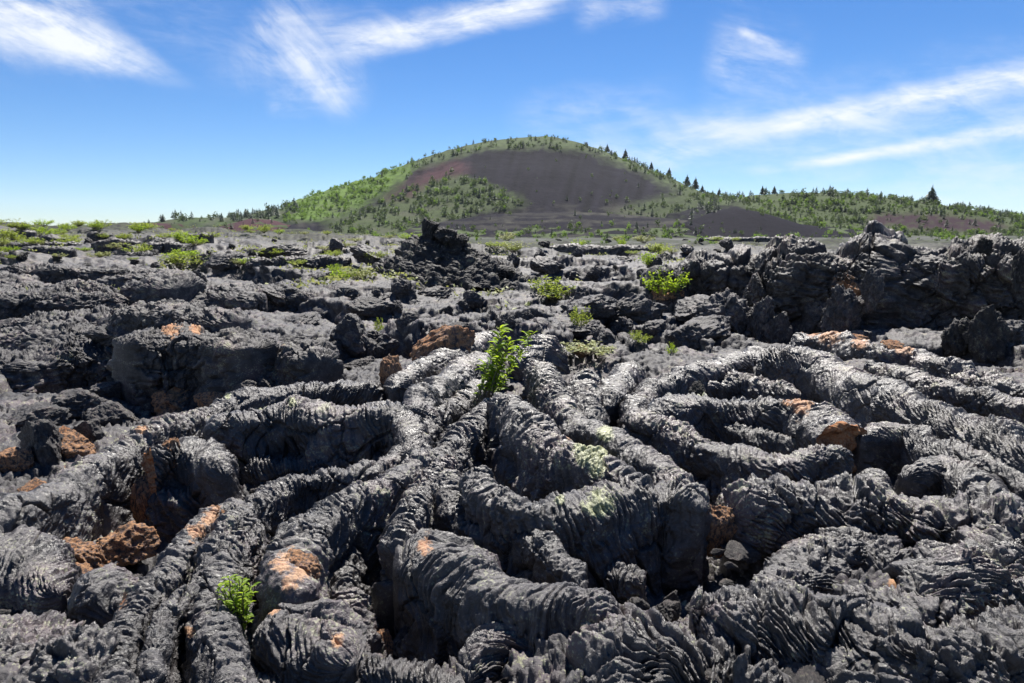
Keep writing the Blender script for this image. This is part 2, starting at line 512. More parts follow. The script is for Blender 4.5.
def lobe(label, pts, z=.35, hw=16, rope=1.0, lump=1.0, lam=1.0, wall=.75, ends=(1, 1), bow=.5, slant=0.0, mat=None,
         name='lava_lobe', cat='lava lobe', ox=(), li=(), group=None, rough=1.0, block=0.0, cap=None, flat=1.0, world=None):
    """one lobe of ropy lava: arched body swept along its crest. pts = (px, py[, half width px[, crest z]])"""
    NSEED[0] += 7; sd = NSEED[0]
    lam = lam * (.72 + .6 * RND[PERM[sd & 255], 1])
    C = []
    for p in pts:
        h = p[2] if len(p) > 2 and p[2] else hw
        zz = p[3] if len(p) > 3 else z
        w = at_dist(p[0], p[1], p[4]) if len(p) > 4 else at(p[0], p[1], zz)
        C.append([w[0], w[1], zz, h * depth(w) / F])
    C = np.array(C if world is None else world)
    L = np.linalg.norm(np.diff(C[:, :2], axis=0), axis=1).sum()
    dmin = np.mean([depth(c) for c in C])
    step = max(.0042, dmin / F * .85)
    n = int(L / step) + 8
    Q = spline(C, n * 2)
    s = np.concatenate([[0], np.cumsum(np.linalg.norm(np.diff(Q[:, :2], axis=0), axis=1))])
    ss = np.linspace(0, s[-1], n)
    Q = np.stack([np.interp(ss, s, Q[:, k]) for k in range(4)], 1)
    # wander of the crest
    Q[:, 2] += .06 * lump * n2(ss * 1.7, ss * 0, sd) + .015 * lump * n2(ss * 4.3, ss * 0, sd + 3)
    T = np.gradient(Q[:, :2], axis=0); T /= np.linalg.norm(T, axis=1)[:, None]
    for _ in range(3):
        T[1:-1] = (T[:-2] + T[1:-1] + T[2:]) / 3
    T /= np.linalg.norm(T, axis=1)[:, None]
    NL = np.stack([-T[:, 1], T[:, 0]], 1)
    a = Q[:, 3] * (1 + .18 * lump * n2(ss * 1.3, ss * 0 + 5, sd + 1) + .06 * lump * n2(ss * 4.1, ss * 0 + 2, sd + 1))
    # rounded ends
    e = np.ones(n)
    if ends[0]:
        te = np.clip(ss / (a.mean() * 1.3 * ends[0]), 0, 1); e *= np.sqrt(np.clip(1 - (1 - te) ** 2, 0, 1))
    if ends[1]:
        te = np.clip((ss[-1] - ss) / (a.mean() * 1.3 * ends[1]), 0, 1); e *= np.sqrt(np.clip(1 - (1 - te) ** 2, 0, 1))
    am = a.mean()
    ltot = math.pi * am + 2 * wall
    m = int(ltot / step / 1.1) + 9
    v = np.linspace(-ltot / 2, ltot / 2, m)                # metres across the section
    arch = math.pi * am / 2
    th = np.clip(v / arch, -1, 1) * math.pi / 2
    over = np.maximum(np.abs(v) - arch, 0) * np.sign(v)
    sx = np.sign(np.sin(th)) * np.abs(np.sin(th)) ** .9
    zc = np.cos(th)
    nx = np.sin(th); nz = np.cos(th)
    lat = a[:, None] * e[:, None] * sx[None] + e[:, None] * over[None] * .13
    bh = a * flat
    zz = Q[:, 2, None] - bh[:, None] * (1 - zc[None] * e[:, None]) - np.abs(over)[None]
    P = np.stack([Q[:, 0, None] + NL[:, 0, None] * lat, Q[:, 1, None] + NL[:, 1, None] * lat, zz], 2)
    D = np.stack([NL[:, 0, None] * nx[None], NL[:, 1, None] * nx[None], np.broadcast_to(nz[None], lat.shape)], 2)
    e0 = np.clip(e * 1.5, 0, 1)[:, None]
    U = np.broadcast_to(ss[:, None], lat.shape); V = np.broadcast_to(v[None], lat.shape)
    lp = fbm3(P, .55 / am, 3, sd + 2)
    P = P + D * (lump * .26 * am * lp * e0)[..., None]
    if block:
        f1, f2, hh = cells3(P * (1.0 / block), sd)
        P = P + D * (block * (.55 * hh - .22 * f1 - .12 * (1 - sst(0, .08, f2 - f1)))
                     + .5 * block * ridg3(P * [1, 1, 1.8], .55 / block, 5, sd + 20, .55) * .33)[..., None] * e0[..., None]
    # ropes
    lm = .050 * lam * (.6 + 2.2 * am)
    uu = U + .26 * am * n3(P[..., 0] * .9 / am, P[..., 1] * .9 / am, P[..., 2] * .9 / am, sd + 3) + slant * V - bow * V * V / (am + .2) \
        + .15 * lm * n3(P[..., 0] * 9, P[..., 1] * 9, P[..., 2] * 9, sd + 4)
    k1 = n2(uu / lm, V / (lm * 13), sd + 5)
    def rings(wl_, sdk, wob, vlen):
        t = uu / wl_ + wob * n2(U / (wl_ * 3.2), V / (wl_ * vlen), sdk) + .35 * n2(U / (wl_ * 1.3), V / (wl_ * vlen * .35), sdk + 1)
        q = np.floor(t); f = t - q
        h = RND[PERM[(q.astype(np.int32) + sdk) & 255], 0]
        return (.3 + .95 * h) * (1 - (1 - f) ** 3) * (1 - f ** 7)
    r1 = rings(lm * .78, sd + 6, 1.1, 9); r2 = rings(lm * .34, sd + 17, 1.3, 10)
    amp = .45 + .95 * np.clip(.5 + 1.1 * n3(P[..., 0] * 1.3, P[..., 1] * 1.3, P[..., 2] * 1.3, sd + 8), 0, 1.25)
    wl = sst(.02, .30, np.abs(over))[None]
    amp = amp * (1 - .75 * wl)
    dd = rope * amp * lm * (.62 * (r1 - .5) + .55 * (np.abs(k1) ** .8 - .35) + .26 * (r2 - .5))
    # crumbled, frayed patches
    P2 = P + D * dd[..., None]
    rg = n3(P2[..., 0] * 11, P2[..., 1] * 11, P2[..., 2] * 11, sd + 9)
    rg2 = n3(P2[..., 0] * 25, P2[..., 1] * 25, P2[..., 2] * 25, sd + 10)
    rg3 = n3(P2[..., 0] * 58, P2[..., 1] * 58, P2[..., 2] * 58, sd + 11)
    fr1, fr2, frh = cells3(P2 * [4.2, 4.2, 3.2] + .25 * n3(P2[..., 0] * 3, P2[..., 1] * 3, P2[..., 2] * 3, sd)[..., None], sd + 15)
    dd = dd + wl * (.16 * (frh - .5) - .07 * (1 - sst(0, .09, fr2 - fr1)))
    brk = .8 * sst(.25, .6, n3(P[..., 0] * 2.1, P[..., 1] * 2.1, P[..., 2] * 2.1, sd + 16)) * (1 - wl)
    dd = dd * (1 - .6 * brk) + brk * (.05 * (frh - .5) - .03 * (1 - sst(0, .08, fr2 - fr1)))
    ck1, ck2, ckh = cells3(P2 * [1.9, 1.9, 1.4] + .35 * n3(P2[..., 0] * 2.2, P2[..., 1] * 2.2, P2[..., 2] * 2.2, sd + 2)[..., None], sd + 18)
    dd = dd - .045 * (1 - sst(.0, .04, ck2 - ck1)) * (ckh > .5) + .015 * (ckh - .5)
    dd = dd + rough * (.012 * (.35 - np.abs(rg)) + .009 * (.3 - np.abs(rg2)) + .004 * rg3) * (.5 + 1.3 * sst(-.1, .4, lp))
    P = P + D * (dd * e0)[..., None]
    oxv = np.zeros(P.shape[:2]); liv = np.zeros(P.shape[:2])
    px, py, _ = project(P)
    for (X0, Y0, r0) in ox:
        oxv = np.maximum(oxv, .55 * np.exp(-((px - X0) ** 2 + (py - Y0) ** 2) / r0 ** 2))
    for (X0, Y0, r0) in li:
        liv = np.maximum(liv, .5 * np.exp(-((px - X0) ** 2 + (py - Y0) ** 2) / r0 ** 2))
    org = np.array([C[:, 0].mean(), C[:, 1].mean(), -.1])
    me = mesh_np(name, (P - org).reshape(-1, 3), grid_faces(n, m), mat or M_LAVA, attrs={'ox': oxv.ravel(), 'li': liv.ravel()})
    o = link(name, me, org)
    tag(o, label, cat, group)
    if cap:
        # the snapped-off end: a rough rusty face closing the section
        i = -1 if cap == 'end' else 0
        ring = P[i]
        k = np.linspace(0, 1, 40)[:, None, None]
        PP = ring[None] * (1 - k) + ring[None, ::-1] * k
        PP = PP[:, :len(ring) // 2 + 1]
        tdir = np.array([T[i, 0], T[i, 1], 0]) * (1 if cap == 'end' else -1)
        q = (1 - (2 * k[..., 0] - 1) ** 6)
        bl = n3(PP[..., 0] * 6, PP[..., 1] * 6, PP[..., 2] * 6, sd + 12) * .10 + n3(PP[..., 0] * 15, PP[..., 1] * 15, PP[..., 2] * 15, sd + 14) * .05 + n3(PP[..., 0] * 40, PP[..., 1] * 40, PP[..., 2] * 40, sd + 13) * .015
        PP = PP + tdir[None, None] * ((bl + .01) * q)[..., None]
        cme = mesh_np('broken_end', (PP - org).reshape(-1, 3), grid_faces(PP.shape[0], PP.shape[1]), M_OXD)
        tag(link('broken_end', cme, parent=o), 'snapped end showing rust brown core')
    return o


# ------------------------------------------------------------------ rocks
def rock_mesh(name, seed, mat, cuts=9, sub=6, stretch=(1, 1, 1), rough=1.0, knob=0.0):
    bm = bmesh.new(); bmesh.ops.create_icosphere(bm, subdivisions=sub, radius=1.0)
    me = bpy.data.meshes.new(name); bm.to_mesh(me); bm.free()
    n = len(me.vertices); V = np.empty(n * 3, np.float32); me.vertices.foreach_get('co', V); V = V.reshape(-1, 3)
    r = np.random.default_rng(seed)
    D = V.copy()
    V = V * (1 + .28 * fbm3(D, .9, 3, seed))[:, None]
    for k in range(cuts):
        nn = r.normal(size=3); nn /= np.linalg.norm(nn); c = r.uniform(.42, .8)
        V -= (np.maximum(V @ nn - c, 0) * .94)[:, None] * nn
    if knob:
        f1, f2, hh = cells3(V * 2.3 + 5, seed)
        V += D * (knob * (hh * .5 - f1 * .7))[:, None]
    V += D * (rough * (.13 * (.4 - np.abs(n3(*(V * 2.4).T, seed + 2))) + .09 * n3(*(V * 5).T, seed + 3) + .06 * (.35 - np.abs(n3(*(V * 11).T, seed + 4))) + .030 * n3(*(V * 22).T, seed + 5) + .012 * n3(*(V * 42).T, seed + 6)))[:, None]
    V *= np.array(stretch)
    V[:, 2] -= V[:, 2].min() * .55
    me.vertices.foreach_set('co', V.ravel())
    me.polygons.foreach_set('use_smooth', np.ones(len(me.polygons), bool))
    me.update(); me.materials.append(mat)
    return me


LIB, BB = {}, {}


def lib(kind):
    if kind not in LIB:
        L = []
        for k in range(5):
            if kind == 'boulder': L.append(rock_mesh('lava_boulder', 300 + k, M_ROCK, 10))
            if kind == 'slab': L.append(rock_mesh('lava_slab', 320 + k, M_ROCK, 7, stretch=(1.25, 1, .38)))
            if kind == 'orange': L.append(rock_mesh('rusty_boulder', 340 + k, M_OX, 9, stretch=(1.1, 1, .75)))
            if kind == 'oxslab': L.append(rock_mesh('rusty_slab', 440 + k, M_OX, 9, stretch=(1.15, 1, .27)))
            if kind == 'dark': L.append(rock_mesh('scoria_boulder', 360 + k, M_DARK, 4, knob=.5, rough=1.6))
            if kind == 'rough': L.append(rock_mesh('lava_boulder', 380 + k, M_PLAIN, 6, knob=.35, rough=1.5))
            if kind == 'spire': L.append(rock_mesh('rock_spire', 400 + k, M_DARK, 6, stretch=(.8, .8, 1.3), knob=.3, rough=1.4))
        LIB[kind] = L
    return LIB[kind]


RN = {'boulder': 'lava_boulder', 'slab': 'lava_slab', 'orange': 'rusty_boulder', 'oxslab': 'rusty_slab', 'dark': 'scoria_boulder', 'rough': 'lava_boulder', 'spire': 'rock_spire'}
RC = {'boulder': 'boulder', 'slab': 'rock slab', 'orange': 'boulder', 'oxslab': 'rock slab', 'dark': 'boulder', 'rough': 'boulder', 'spire': 'rock spire'}


def rock(kind, px, py, w, h, label, group=None, z=None, var=None, rot=None, tilt=(0, 0), dep=1.0, sink=0.0):
    """rock whose base is seen at (px, py), w and h its width and height in the photo"""
    b = drop(px, py) if z is None else at(px, py, z)
    m = depth(b) / F
    var = random.randrange(5) if var is None else var
    me = lib(kind)[var]
    if me.name not in BB:
        q = np.empty(len(me.vertices) * 3, np.float32); me.vertices.foreach_get('co', q); q = q.reshape(-1, 3)
        BB[me.name] = (float(np.ptp(q[:, 0])), float(q[:, 2].max()))
    bb = BB[me.name]
    sx = w * m / bb[0]; sz = max(h, 3) * m / bb[1] * 1.0
    o = link(RN[kind], me, (b[0], b[1] + sx * .5 * dep, b[2] - .06 - sink))
    o.scale = (sx, sx * dep, sz)
    if kind == 'oxslab':
        o.scale[2] *= .7; o.location[2] += .04; tilt = (tilt[0] - 10, tilt[1])
    o.rotation_euler = (-math.radians(tilt[0]), math.radians(tilt[1]), random.uniform(-.5, .5) if rot is None else math.radians(rot))
    tag(o, label, RC[kind], group)
    return o


# ------------------------------------------------------------------ plants
def leaves_np(P, N, size, asp, rng):
    """one kite-shaped leaf per point"""
    k = len(P)
    t = np.cross(N, rng.normal(size=(k, 3))); t /= np.maximum(np.linalg.norm(t, axis=1)[:, None], 1e-6)
    b = np.cross(N, t)
    sz = (size * rng.uniform(.6, 1.35, k))[:, None]
    V = np.stack([P, P + t * sz * .5 + b * sz * asp * .5, P + t * sz + N * sz * .12, P + t * sz * .5 - b * sz * asp * .5], 1)
    return V.reshape(-1, 3), np.arange(k * 4).reshape(k, 4)


def tubes_np(paths, r0, r1, sides=4):
    Vs, Fs, off = [], [], 0
    for p in paths:
        p = np.asarray(p, float); n = len(p)
        T = np.gradient(p, axis=0); T /= np.maximum(np.linalg.norm(T, axis=1)[:, None], 1e-9)
        A = np.cross(T, [.3, .2, .9]); A /= np.maximum(np.linalg.norm(A, axis=1)[:, None], 1e-9); B = np.cross(T, A)
        R = np.linspace(r0, r1, n)[:, None]
        rings = [p + R * (A * math.cos(q) + B * math.sin(q)) for q in np.linspace(0, 2 * math.pi, sides, endpoint=False)]
        V = np.stack(rings, 1).reshape(-1, 3)
        i = np.arange(n - 1)[:, None] * sides; j = np.arange(sides)[None]; jn = (j + 1) % sides
        Fs.append(np.stack([i + j, i + jn, i + sides + jn, i + sides + j], 2).reshape(-1, 4) + off)
        Vs.append(V); off += len(V)
    return np.concatenate(Vs), np.concatenate(Fs)


def shrub_meshes(seed, nst=26, nleaf=26, leaf=.085, spread=.55, mat=None):
    """unit shrub: about 1 m wide, 1 m tall before scaling"""
    r = np.random.default_rng(seed)
    paths, LP, LN = [], [], []
    for k in range(nst):
        a = r.uniform(0, 2 * math.pi); sp = spread * math.sqrt(r.uniform(.02, 1)); hgt = r.uniform(.5, 1.0) * (1 - .45 * sp)
        t = np.linspace(0, 1, 6)
        p = np.stack([math.cos(a) * sp * t ** .8, math.sin(a) * sp * t ** .8, hgt * t ** 1.1], 1) + np.cumsum(r.normal(0, .018, (6, 3)), 0)
        p[0] = [r.normal(0, .04), r.normal(0, .04), -.05]
        paths.append(p)
        tt = r.uniform(.3, 1.0, nleaf) ** .7
        q = np.stack([np.interp(tt, t, p[:, i]) for i in range(3)], 1) + r.normal(0, .035, (nleaf, 3))
        LP.append(q)
        nn = r.normal(size=(nleaf, 3)) + [0, 0, .8]
        LN.append(nn / np.linalg.norm(nn, axis=1)[:, None])
    V, Fc = leaves_np(np.concatenate(LP), np.concatenate(LN), leaf, .5, r)
    SV, SF = tubes_np(paths, .009, .003, 3)
    return mesh_np('foliage', V, Fc, mat or M_SAGE, smooth=False), mesh_np('stem', SV, SF, M_STEM)


SHR = {}


def shrub(px, py, w, h, label, kind='sage', group=None, name='green_shrub', cat='shrub', z=None):
    if kind not in SHR:
        mt = {'sage': M_SAGE, 'leaf': M_LEAF, 'pale': M_PALE}[kind]
        SHR[kind] = [shrub_meshes(500 + k + 10 * len(SHR), mat=mt) for k in range(4)]
    fo, st = random.choice(SHR[kind])
    b = drop(px, py) if z is None else at(px, py, z)
    m = depth(b) / F
    e = link(name, None, (b[0], b[1], b[2] - .03))
    e.scale = (w * m / 1.05, w * m / 1.05, h * m / .9)
    e.rotation_euler[2] = random.uniform(0, 6.28)
    tag(e, label, cat, group)
    link('foliage', fo, parent=e); link('stem', st, parent=e)
    return e


def leafy_plant(px, py, z, hpx, wpx, nst, label, seed, lean=0.0, flower=False):
    """foreground plant: upright stems with lance-shaped leaves"""
    r = np.random.default_rng(seed)
    b = at(px, py, z); m = depth(b) / F
    H_, W_ = hpx * m, wpx * m
    e = link('leafy_plant', None, b); tag(e, label, 'plant')
    paths, LP, LT = [], [], []
    for k in range(nst):
        a = r.uniform(0, 6.28); hh = H_ * r.uniform(.45, 1.0); out = W_ * .5 * r.uniform(.1, 1.0)
        t = np.linspace(0, 1, 8)
        p = np.stack([math.cos(a) * out * t ** 1.2 + lean * hh * t, math.sin(a) * out * t ** 1.2 * .8, hh * t - .08 * hh * t ** 3], 1)
        p += np.cumsum(r.normal(0, .006, (8, 3)), 0); p += [r.normal(0, W_ * .07), r.normal(0, W_ * .07), -.04]
        paths.append(p)
        nl = int(15 + 12 * hh / H_)
        for tt in np.linspace(.18, 1.0, nl):
            c = [np.interp(tt, t, p[:, i]) for i in range(3)]
            ang = r.uniform(0, 6.28)
            d = np.array([math.cos(ang), math.sin(ang), r.uniform(.15, 1.0)]); LP.append(c); LT.append(d / np.linalg.norm(d))
    LP = np.array(LP); LT = np.array(LT); k = len(LP)
    side = np.cross(LT, [0, 0, 1.0]) + r.normal(0, .2, (k, 3)); side /= np.linalg.norm(side, axis=1)[:, None]
    ln = (H_ * .125 * r.uniform(.55, 1.3, k))[:, None]; wd = ln * .17
    droop = np.array([0, 0, -1.0]) * ln * .22
    up = np.cross(side, LT) * wd * .5
    pts = np.stack([LP, LP + LT * ln * .3 + side * wd * .9 + up, LP + LT * ln * .68 + side * wd * .8 + up + droop * .35, LP + LT * ln + droop,
                    LP + LT * ln * .68 - side * wd * .8 + up + droop * .35, LP + LT * ln * .3 - side * wd * .9 + up, LP + LT * ln * .3, LP + LT * ln * .68 + droop * .35], 1)
    V = pts.reshape(-1, 3); i = np.arange(k)[:, None] * 8
    quads = np.concatenate([i + np.array([[1, 2, 7, 6]]), i + np.array([[6, 7, 4, 5]])]); tris = np.concatenate([i + np.array([[0, 1, 6]]), i + np.array([[0, 6, 5]]), i + np.array([[2, 3, 7]]), i + np.array([[7, 3, 4]])])
    link('foliage', mesh_np('foliage', V, [quads, tris], M_LEAF), parent=e)
    SV, SF = tubes_np(paths, .006, .002, 5)
    link('stem', mesh_np('stem', SV, SF, M_STEM), parent=e)
    if flower:
        P = np.concatenate([np.array(p[-1])[None] + r.normal(0, .02, (9, 3)) for p in paths[::3]])
        N = r.normal(size=P.shape); N /= np.linalg.norm(N, axis=1)[:, None]
        V, Fc = leaves_np(P, N, .022, .8, r)
        link('flower', mesh_np('flower', V, Fc, M_PALE, smooth=False), parent=e)
    return e


# ------------------------------------------------------------------ hills
def prof(tab, px): return np.interp(px, [t[0] for t in tab], [t[1] for t in tab])


def in_poly(px, py, poly):
    ins = np.zeros(px.shape, bool); j = len(poly) - 1
    for i in range(len(poly)):
        xi, yi = poly[i]; xj, yj = poly[j]
        c = ((yi > py) != (yj > py)) & (px < (xj - xi) * (py - yi) / ((yj - yi) + 1e-9) + xi)
        ins ^= c; j = i
    return ins


MAIN = [(60, 0), (140, 1), (180, 4), (215, 9), (245, 13), (270, 14), (290, 17), (310, 24), (330, 33), (350, 42), (370, 50), (390, 59), (410, 67), (430, 74), (450, 80), (470, 85), (490, 89),
        (510, 91), (530, 93), (550, 93.5), (575, 88), (600, 80), (620, 72), (640, 63), (660, 54), (680, 44), (700, 36), (720, 31), (760, 22), (820, 10), (900, 2), (960, 0)]
RIGHT = [(600, 0), (650, 6), (690, 20), (720, 28), (755, 34), (790, 37), (830, 37), (860, 34), (900, 26), (940, 21), (980, 15), (1024, 11), (1100, 8), (1250, 4), (1500, 0)]
APRON = [(380, 0), (420, 3), (450, 9), (490, 15), (540, 18), (600, 17), (650, 13), (690, 9), (730, 7), (790, 4), (860, 0)]
MOUND = [(660, 0), (690, 8), (715, 18), (735, 22), (755, 18), (790, 6), (820, 0)]
HILLS = []


def ridge(name, label, tab, dist, front, back, seed, rel, nx=420, ny=260, pow_=1.0):
    lo, hi = tab[0][0], tab[-1][0]
    x0 = (lo - 512) / F * dist * 1.0; x1 = (hi - 512) / F * dist * 1.0
    x = np.linspace(x0 - 5, x1 + 5, nx); y = np.linspace(dist - front, dist + back, ny)
    Xg, Yg = np.meshgrid(x, y)
    wob = .05 * front * n2(Xg / 130., Yg / 130., seed)
    ppx = 512 + F * Xg / dist
    k = np.array([prof(tab, ppx - 12), prof(tab, ppx), prof(tab, ppx + 12)]).mean(0)
    Hm = k * dist / F
    t = np.where(Yg < dist, (dist - Yg + wob) / front, (Yg - dist) / back)
    g = np.clip(1 - np.clip(t, 0, 1) ** 1.25, 0, 1) ** pow_
    g = g * g * (3 - 2 * g) * .45 + g * .55
    Z = (Hm + CAMZ * np.clip(k / 6, 0, 1)) * g - 1.5
    mask = np.clip(Hm / 12, 0, 1) * np.clip(t * 4, 0, 1) * g
    Z += mask * rel * (n2(Xg / 60., Yg / 85., seed + 1) + .5 * n2(Xg / 24., Yg / 34., seed + 2) + .2 * n2(Xg / 9., Yg / 11., seed + 3))
    P = np.stack([Xg, Yg, Z], 2)
    for _ in range(4):                     # settle the skyline heights after the gullies were added
        px, py, dep = project(P)
        sk = (229.7 - py).max(0); ci = (229.7 - py).argmax(0); px_s = px[ci, np.arange(nx)]
        want = prof(tab, px_s)
        f = np.where(want > 3, np.clip((want + 3) / np.maximum(sk + 3, 1), .7, 1.3), 1)
        f = np.convolve(np.pad(f, 4, 'edge'), np.ones(9) / 9, 'valid')
        P[..., 2] = (P[..., 2] + 1.5) * f[None] - 1.5
    HILLS.append((name, label, P, seed))
    return P


C_CIN = np.array([.0076, .0069, .0108]); C_RED = np.array([.046, .024, .028]); C_GRS = np.array([.054, .070, .034]); C_TAN = np.array([.062, .060, .050]); C_FOR = np.array([.06, .085, .035])
P_ASPEN = [(285, 222), (284, 196), (330, 168), (395, 136), (432, 130), (405, 176), (385, 192), (360, 206), (330, 220)]
P_MID = [(395, 196), (420, 182), (455, 172), (505, 190), (525, 205), (480, 212), (440, 225), (430, 240), (330, 240), (330, 224), (370, 208)]
P_TOP = [(425, 148), (470, 133), (550, 128), (600, 140), (680, 176), (740, 192), (740, 204), (690, 196), (640, 172), (590, 152), (540, 147), (480, 150), (440, 163), (400, 172)]
P_SAD = [(610, 212), (650, 200), (690, 190), (740, 195), (735, 212), (690, 220), (640, 222)]
P_RED = [(385, 205), (400, 188), (430, 170), (460, 160), (470, 170), (430, 184), (405, 198)]
P_LEFT = [(60, 226), (60, 214), (180, 212), (290, 200), (300, 212), (270, 226)]


def soft(px, py, poly, seed):
    jx = 7 * n2(px / 22., py / 12., seed) + 4 * n2(px / 6., py / 4., seed + 1)
    jy = 4 * n2(px / 22., py / 12., seed + 2) + 2.5 * n2(px / 6., py / 4., seed + 3)
    return in_poly(px + jx, py + jy, poly)


def blend(px, py, poly, seed):
    """soft-edged cover of a patch, fraying out in small tongues"""
    f = 0
    for k, (dx, dy) in enumerate(((0, 0), (5, 1.5), (-5, -1.5), (2, -3), (-2, 3), (9, 0), (-9, 0))):
        f = f + soft(px + dx, py + dy, poly, seed + 4 * k) / 7.0
    return np.clip(f * (1 + .6 * n2(px / 5., py / 3., seed + 40)), 0, 1)[..., None]


def finish_hills():
    for name, label, P, seed in HILLS:
        px, py, dep = project(P)
        Cc = np.broadcast_to(C_CIN, P.shape).copy()
        if name == 'cinder_cone':
            gl = n2(px / 9. + py / 30., py / 60., 77) + .5 * n2(px / 3.5 + py / 12., py / 26., 78)
            Cc = Cc * (1 + .75 * np.clip(gl, -.9, 1.2)[..., None])
            for poly, c in ((P_MID, C_GRS * .9), (P_TOP, C_GRS * 1.1), (P_ASPEN, np.array([.075, .118, .030])), (P_LEFT, C_FOR * .7), (P_SAD, C_GRS * .8), (P_RED, C_RED)):
                f = blend(px, py, poly, 60)
                Cc = Cc * (1 - f) + c * f
            tn = n2(px / 40., py / 7., 71)
            f = (sst(198, 210, py) * sst(-.05, .45, tn + .4 * n2(px / 8., py / 3., 82)) * .45)[..., None]
            Cc = Cc * (1 - f) + C_TAN * f
        elif name == 'forest_ridge':
            Cc[:] = C_GRS * .9
            f = blend(px, py, [(880, 214), (930, 214), (1000, 222), (1010, 230), (960, 232), (900, 228), (860, 222)], 66)
            Cc = Cc * (1 - f) + (C_CIN * .8 + C_RED * .5) * f
            f = blend(px, py, [(600, 240), (690, 205), (742, 205), (770, 240)], 68)
            Cc = Cc * (1 - f) + C_CIN * f
        elif name == 'cinder_apron':
            line = np.abs(py - (214 + 3 * n2(px / 70., px * 0, 72) + .03 * (px - 560))) < 1.4
            line |= np.abs(py - (222 + 3 * n2(px / 60., px * 0 + 3, 73))) < 1.6
            tn = n2(px / 40., py / 5., 74) + .5 * n2(px / 9., py / 3., 79)
            f = np.clip(sst(.0, .5, tn) * .45 + line * .3 + .15 * n2(px / 4., py / 2., 80), 0, .8)[..., None]
            Cc = Cc * (1 - f) + C_TAN * .8 * f
            Cc = np.where(((py > 228) & (n2(px / 18., py / 3., 75) > .1))[..., None], C_GRS, Cc)
        elif name == 'red_mound':
            Cc[:] = C_RED
            Cc = np.where((n2(P[..., 0] / 9., P[..., 1] / 9., 76) > .25)[..., None], C_GRS * .8, Cc)
        me = mesh_np(name, P.reshape(-1, 3), grid_faces(*P.shape[:2]), M_HILL, attrs={'tint': Cc.reshape(-1, 3)})
        tag(link(name, me), label, kind='structure')


# ---- trees of the hills
def conifer_mesh(seed, tiers=9, per=9):
    r = np.random.default_rng(seed); V, Fc = [], []
    for k in range(tiers):
        f = k / (tiers - 1)
        z = .12 + .84 * f; rad = .27 * (1 - f) ** .8 + .02
        for j in range(per if f < .8 else 5):
            a = r.uniform(0, 6.28); R = rad * r.uniform(.55, 1.25); dz = r.uniform(-.03, .03)
            d = np.array([math.cos(a), math.sin(a), 0]); s = np.array([-d[1], d[0], 0])
            w = R * r.uniform(.4, .7)
            b = len(V)
            V += [[0, 0, z + .07 + dz], list(d * R + s * w * .5 + [0, 0, z - .05 + dz]), list(d * R * 1.15 + [0, 0, z - .02 + dz]), list(d * R - s * w * .5 + [0, 0, z - .06 + dz])]
            Fc.append([b, b + 1, b + 2, b + 3])
    return np.array(V), np.array(Fc)


def round_mesh(seed, n=80):
    r = np.random.default_rng(seed)
    cl = r.normal(size=(7, 3)) * [.13, .13, .17] + [0, 0, .58]
    P = cl[r.integers(0, 7, n)] + r.normal(size=(n, 3)) * .13
    P[:, 2] = np.clip(P[:, 2], .12, 1.02)
    N = r.normal(size=(n, 3)); N /= np.linalg.norm(N, axis=1)[:, None]
    return leaves_np(P, N, .2, .8, r)


def trunk_mesh(seed, h=.75):
    return tubes_np([np.stack([np.linspace(0, .02, 4), np.linspace(0, .015, 4), np.linspace(-.05, h, 4)], 1)], .028, .008, 5)


